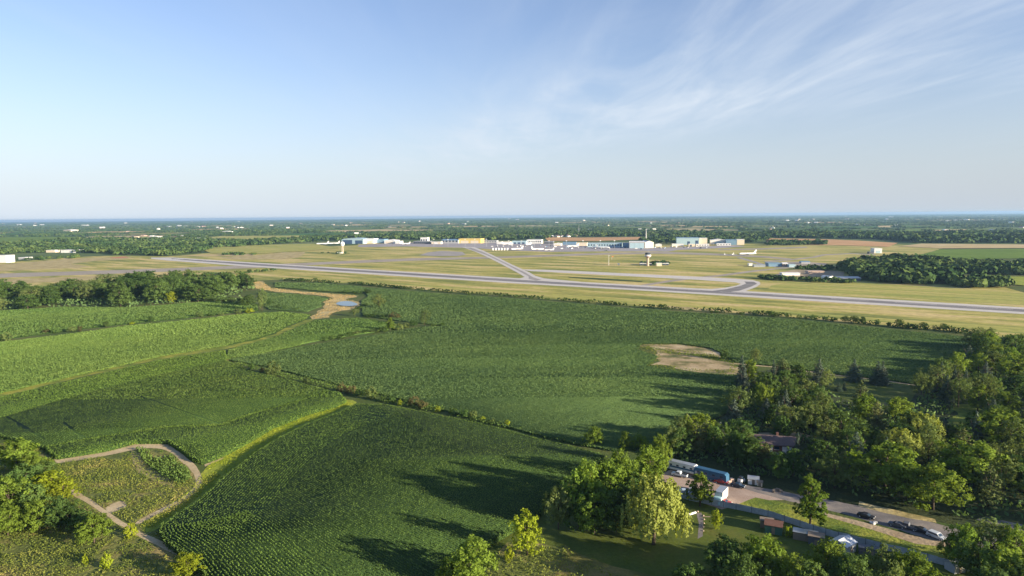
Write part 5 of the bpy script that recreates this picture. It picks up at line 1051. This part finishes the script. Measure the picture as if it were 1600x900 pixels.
shed(1362, 868, 6.0, 2.2, 1.6, m_dgrey, m_dgrey, 'low dark store right of the metal roofed shed', rk='flat', ang=-22, name='store')
# house
r = empty('house', (0,0,0)); MB().prism([(0,0),(8,0),(8,2.8),(4,4.8),(0,2.8)], -8, 8, 'x').build('wall', m_brick, r)
rf = MB().prism([(-.7,2.6),(4,4.95),(8.7,2.6),(8.7,2.85),(4,5.25),(-.7,2.85)], -8.6, 8.6, 'x').build('roof', m_roofb, r); MB().box(1.5,2.4,4.4,5.2,4.6,6.2).build('chimney', m_brick, rf)
MB().box(3.2,6.6,-.06,-.01,.1,2.3).build('garage_door', m_white, r); MB().box(-1.2,-.2,-.06,-.01,.1,2.2).build('door', m_white, r)
for x in (-6.4,-3.8,1.2):
    wo = MB().box(x-.9,x+.9,-.05,-.01,1.0,2.2).build('window', m_glass, r); MB().box(x-1,x+1,-.09,-.002,.9,1.0).build('sill', m_white, wo)
MB().prism([(0,0),(5,0),(5,2.6),(2.5,3.9),(0,2.6)], -3, 3).build('wing', m_brick, r).location = (-8.5,-2,0)
p = G(1208, 706); r.location = (p.x, p.y, .01); r.rotation_euler = (0,0,R(-14)); tag(r, 'brown roofed brick house with white garage door among the trees', 'house')
S('house_yard', [(1195,702),(1225,702),(1232,709),(1200,710)], .012, m_road)
S('house_drive', [(1185,676),(1250,676),(1300,690),(1305,694),(1250,683),(1185,682)], .012, m_earth)
# fence with posts and panels
fp = P([(1040,770),(1075,781),(1112,789),(1150,796),(1200,807),(1250,823),(1290,836),(1330,846),(1375,858),(1420,868),(1480,885),(1540,902),(1600,922)])
fl = resample(smooth([Vector((a.x, a.y, 0)) for a in fp], False, 4), 2.4, False)
r = empty('yard_fence', fl[0]); tag(r, 'long pale grey board fence dividing the driveway from the lawn', 'fence'); pm = MB(); npost = 0; o0 = fl[0]; last = None; posts = []
for i in range(len(fl)-1):
    a, b = fl[i]-o0, fl[i+1]-o0; d = (b-a)
    if d.length < .3: continue
    d.normalize(); nn = Vector((-d.y, d.x, 0))*.03; z1 = 1.85+.05*math.sin(i*1.7)
    pm.add([(a+nn).to_tuple(), (b+nn).to_tuple(), (b-nn).to_tuple(), (a-nn).to_tuple()]+[tuple((q+Vector((0,0,z1)))) for q in (a+nn, b+nn, b-nn, a-nn)], [(0,3,2,1),(4,5,6,7),(0,1,5,4),(1,2,6,5),(2,3,7,6),(3,0,4,7)])
    if i % 2 == 0: posts.append(a)
pm.build('panel_run', plain('grey_fence_boards', (.36,.40,.42), .8, var=.2, scale=.5), r)
for a in posts[:60]: pb = MB(); pb.T = Matrix.Translation(a); pb.box(-.07,.07,-.07,.07,0,2.05); pb.build('post', m_dgrey, r)
# white pipe, stones, small lawn things
o = MB(); a, b = G(1075,807), G(1087,803); o.tube((a.x,a.y,.5),(b.x,b.y,.5),.32,n=10); tag(o.build('white_pipe', m_white), 'white pipe lying on the lawn beside the garden path', 'pipe')
o = MB(); a, b = G(1098,808), G(1110,808.5); o.tube((a.x,a.y,.2),(b.x,b.y,.2),.12,n=8); tag(o.build('timber_log', m_wood), 'thin pale log on the lawn right of the garden path', 'log')
st = None
for k_, (x, y) in enumerate([(1099,806),(1100,812),(1100,818),(1099,824),(1099,830),(1090,800)]):
    p = G(x, y)
    if st is None:
        bm_ = MB().lathe([(.3,0),(.5,.15),(.42,.4),(.15,.5)], 7); st = bm_.build('boulder', m_conc); o = st
    else: o = st.copy(); col.objects.link(o)
    o.location = (p.x, p.y, 0); o.rotation_euler = (0,0,k_*1.1); o.scale = (.6+.2*math.sin(k_*3),)*3; tag(o, None, 'boulder', 'stones along the garden path'); REG.append((o, 'pale stone', 'along the right side of the garden path', x+y*.001*k_))
def junk(x, y, m, label, s=1.0):
    o = MB(); rr = random.Random(int(x*10+y)); 
    for k in range(6): cx, cy = rr.uniform(-1.2,1.2)*s, rr.uniform(-.8,.8)*s; o.T = Matrix.Rotation(rr.uniform(0,3),4,'Z'); o.box(cx-.5*s,cx+.5*s,cy-.3*s,cy+.3*s,0,rr.uniform(.3,1.2)*s)
    p = G(x, y); ob = o.build('scrap_pile', m); ob.location = (p.x, p.y, .03); tag(ob, label, 'scrap pile'); return ob
junk(1143, 753, m_conc, 'pinkish scrap pile beside the white machine'); junk(1213, 768, m_wood, 'dark brush and scrap pile by the driveway bend'); junk(1365, 818, m_white, 'scattered white scrap on the driveway verge', .7)
junk(1100, 777, m_dgrey, 'dark scrap behind the upright poplar', 1.0)
r = empty('skid_loader', (0,0,0)); MB().box(-1,1,-.7,.7,.4,1.3).build('body', m_white, r); MB().box(-.5,.5,-.55,.55,1.303,2.1).build('cab', m_glass, r); MB().box(1.0,1.5,-.8,.8,.2,.9).build('bucket', m_dgrey, r); wheels(r, (-.6,.6), .75, .35, .25)
place(tag(r, 'white loader between the scrap pile and small white shed', 'loader'), 1158, 754, (1170,750))
# windsock by the tower
p = G(956, 406); r = empty('windsock', (p.x, p.y, 0)); tag(r, 'low orange windsock on a pole left of the control tower', 'windsock'); MB().cyl(.15, 0, 7, n=8).build('pole', m_white, r); MB().lathe([(.7,0),(.3,3.4)], 10, (0,0,6.6), 'x').build('sock', plain('orange_cloth', (.7,.2,.05), .8), r)

# ------------------------------------------------------------------ haze: the air over the plain
hz = bpy.data.materials.new('air_haze'); hz.use_nodes = True; t = hz.node_tree; t.nodes.clear()
vol = N(t, 'ShaderNodeVolumePrincipled'); vol.inputs['Density'].default_value = 4.2e-5; vol.inputs['Color'].default_value = (.36,.60,.90,1); vol.inputs['Anisotropy'].default_value = .2
o_ = N(t, 'ShaderNodeOutputMaterial'); t.links.new(vol.outputs[0], o_.inputs['Volume'])
hb = MB().box(-36000,36000,-36000,36000,-1,105).build('haze', hz); tag(hb, 'thin blue haze over the whole plain', 'haze', kind='stuff')

# ------------------------------------------------------------------ labels: ordinals within each look and place
ORD = ['first','second','third','fourth','fifth','sixth','seventh','eighth','ninth','tenth','eleventh','twelfth','thirteenth','fourteenth','fifteenth','sixteenth','seventeenth','eighteenth','nineteenth','twentieth']
ORD += ['twenty-'+x for x in ORD[:9]]+['thirtieth']+['thirty-'+x for x in ORD[:9]]+['fortieth']+['forty-'+x for x in ORD[:9]]
from collections import defaultdict
gr = defaultdict(list)
for r_ in REG: gr[(r_[1], r_[2])].append(r_)
for (look, place_), L_ in gr.items():
    L_.sort(key=lambda q: q[3])
    for i, q in enumerate(L_):
        q[0]['label'] = f'{look} {place_}' if len(L_) == 1 else (f'{ORD[i]} {look} from the left {place_}' if len(L_) > 2 else f'{"left" if i == 0 else "right"} {look} of two {place_}')
open('/tmp/lab.txt','w').write('\n'.join(f"{len(o['label'].split())} {o['label']}" for o in col.objects if 'label' in o)+'\ntrees %d'%sum(o.get('category') == 'tree' for o in col.objects)); [print(len(o['label'].split()), o['label']) for o in {o['label']:o for o in col.objects if 'label' in o}.values() if len(o['label'].split())>16]
print('trees', sum('tree' in o.name and o.parent is None for o in col.objects))
print('objects', len(col.objects))
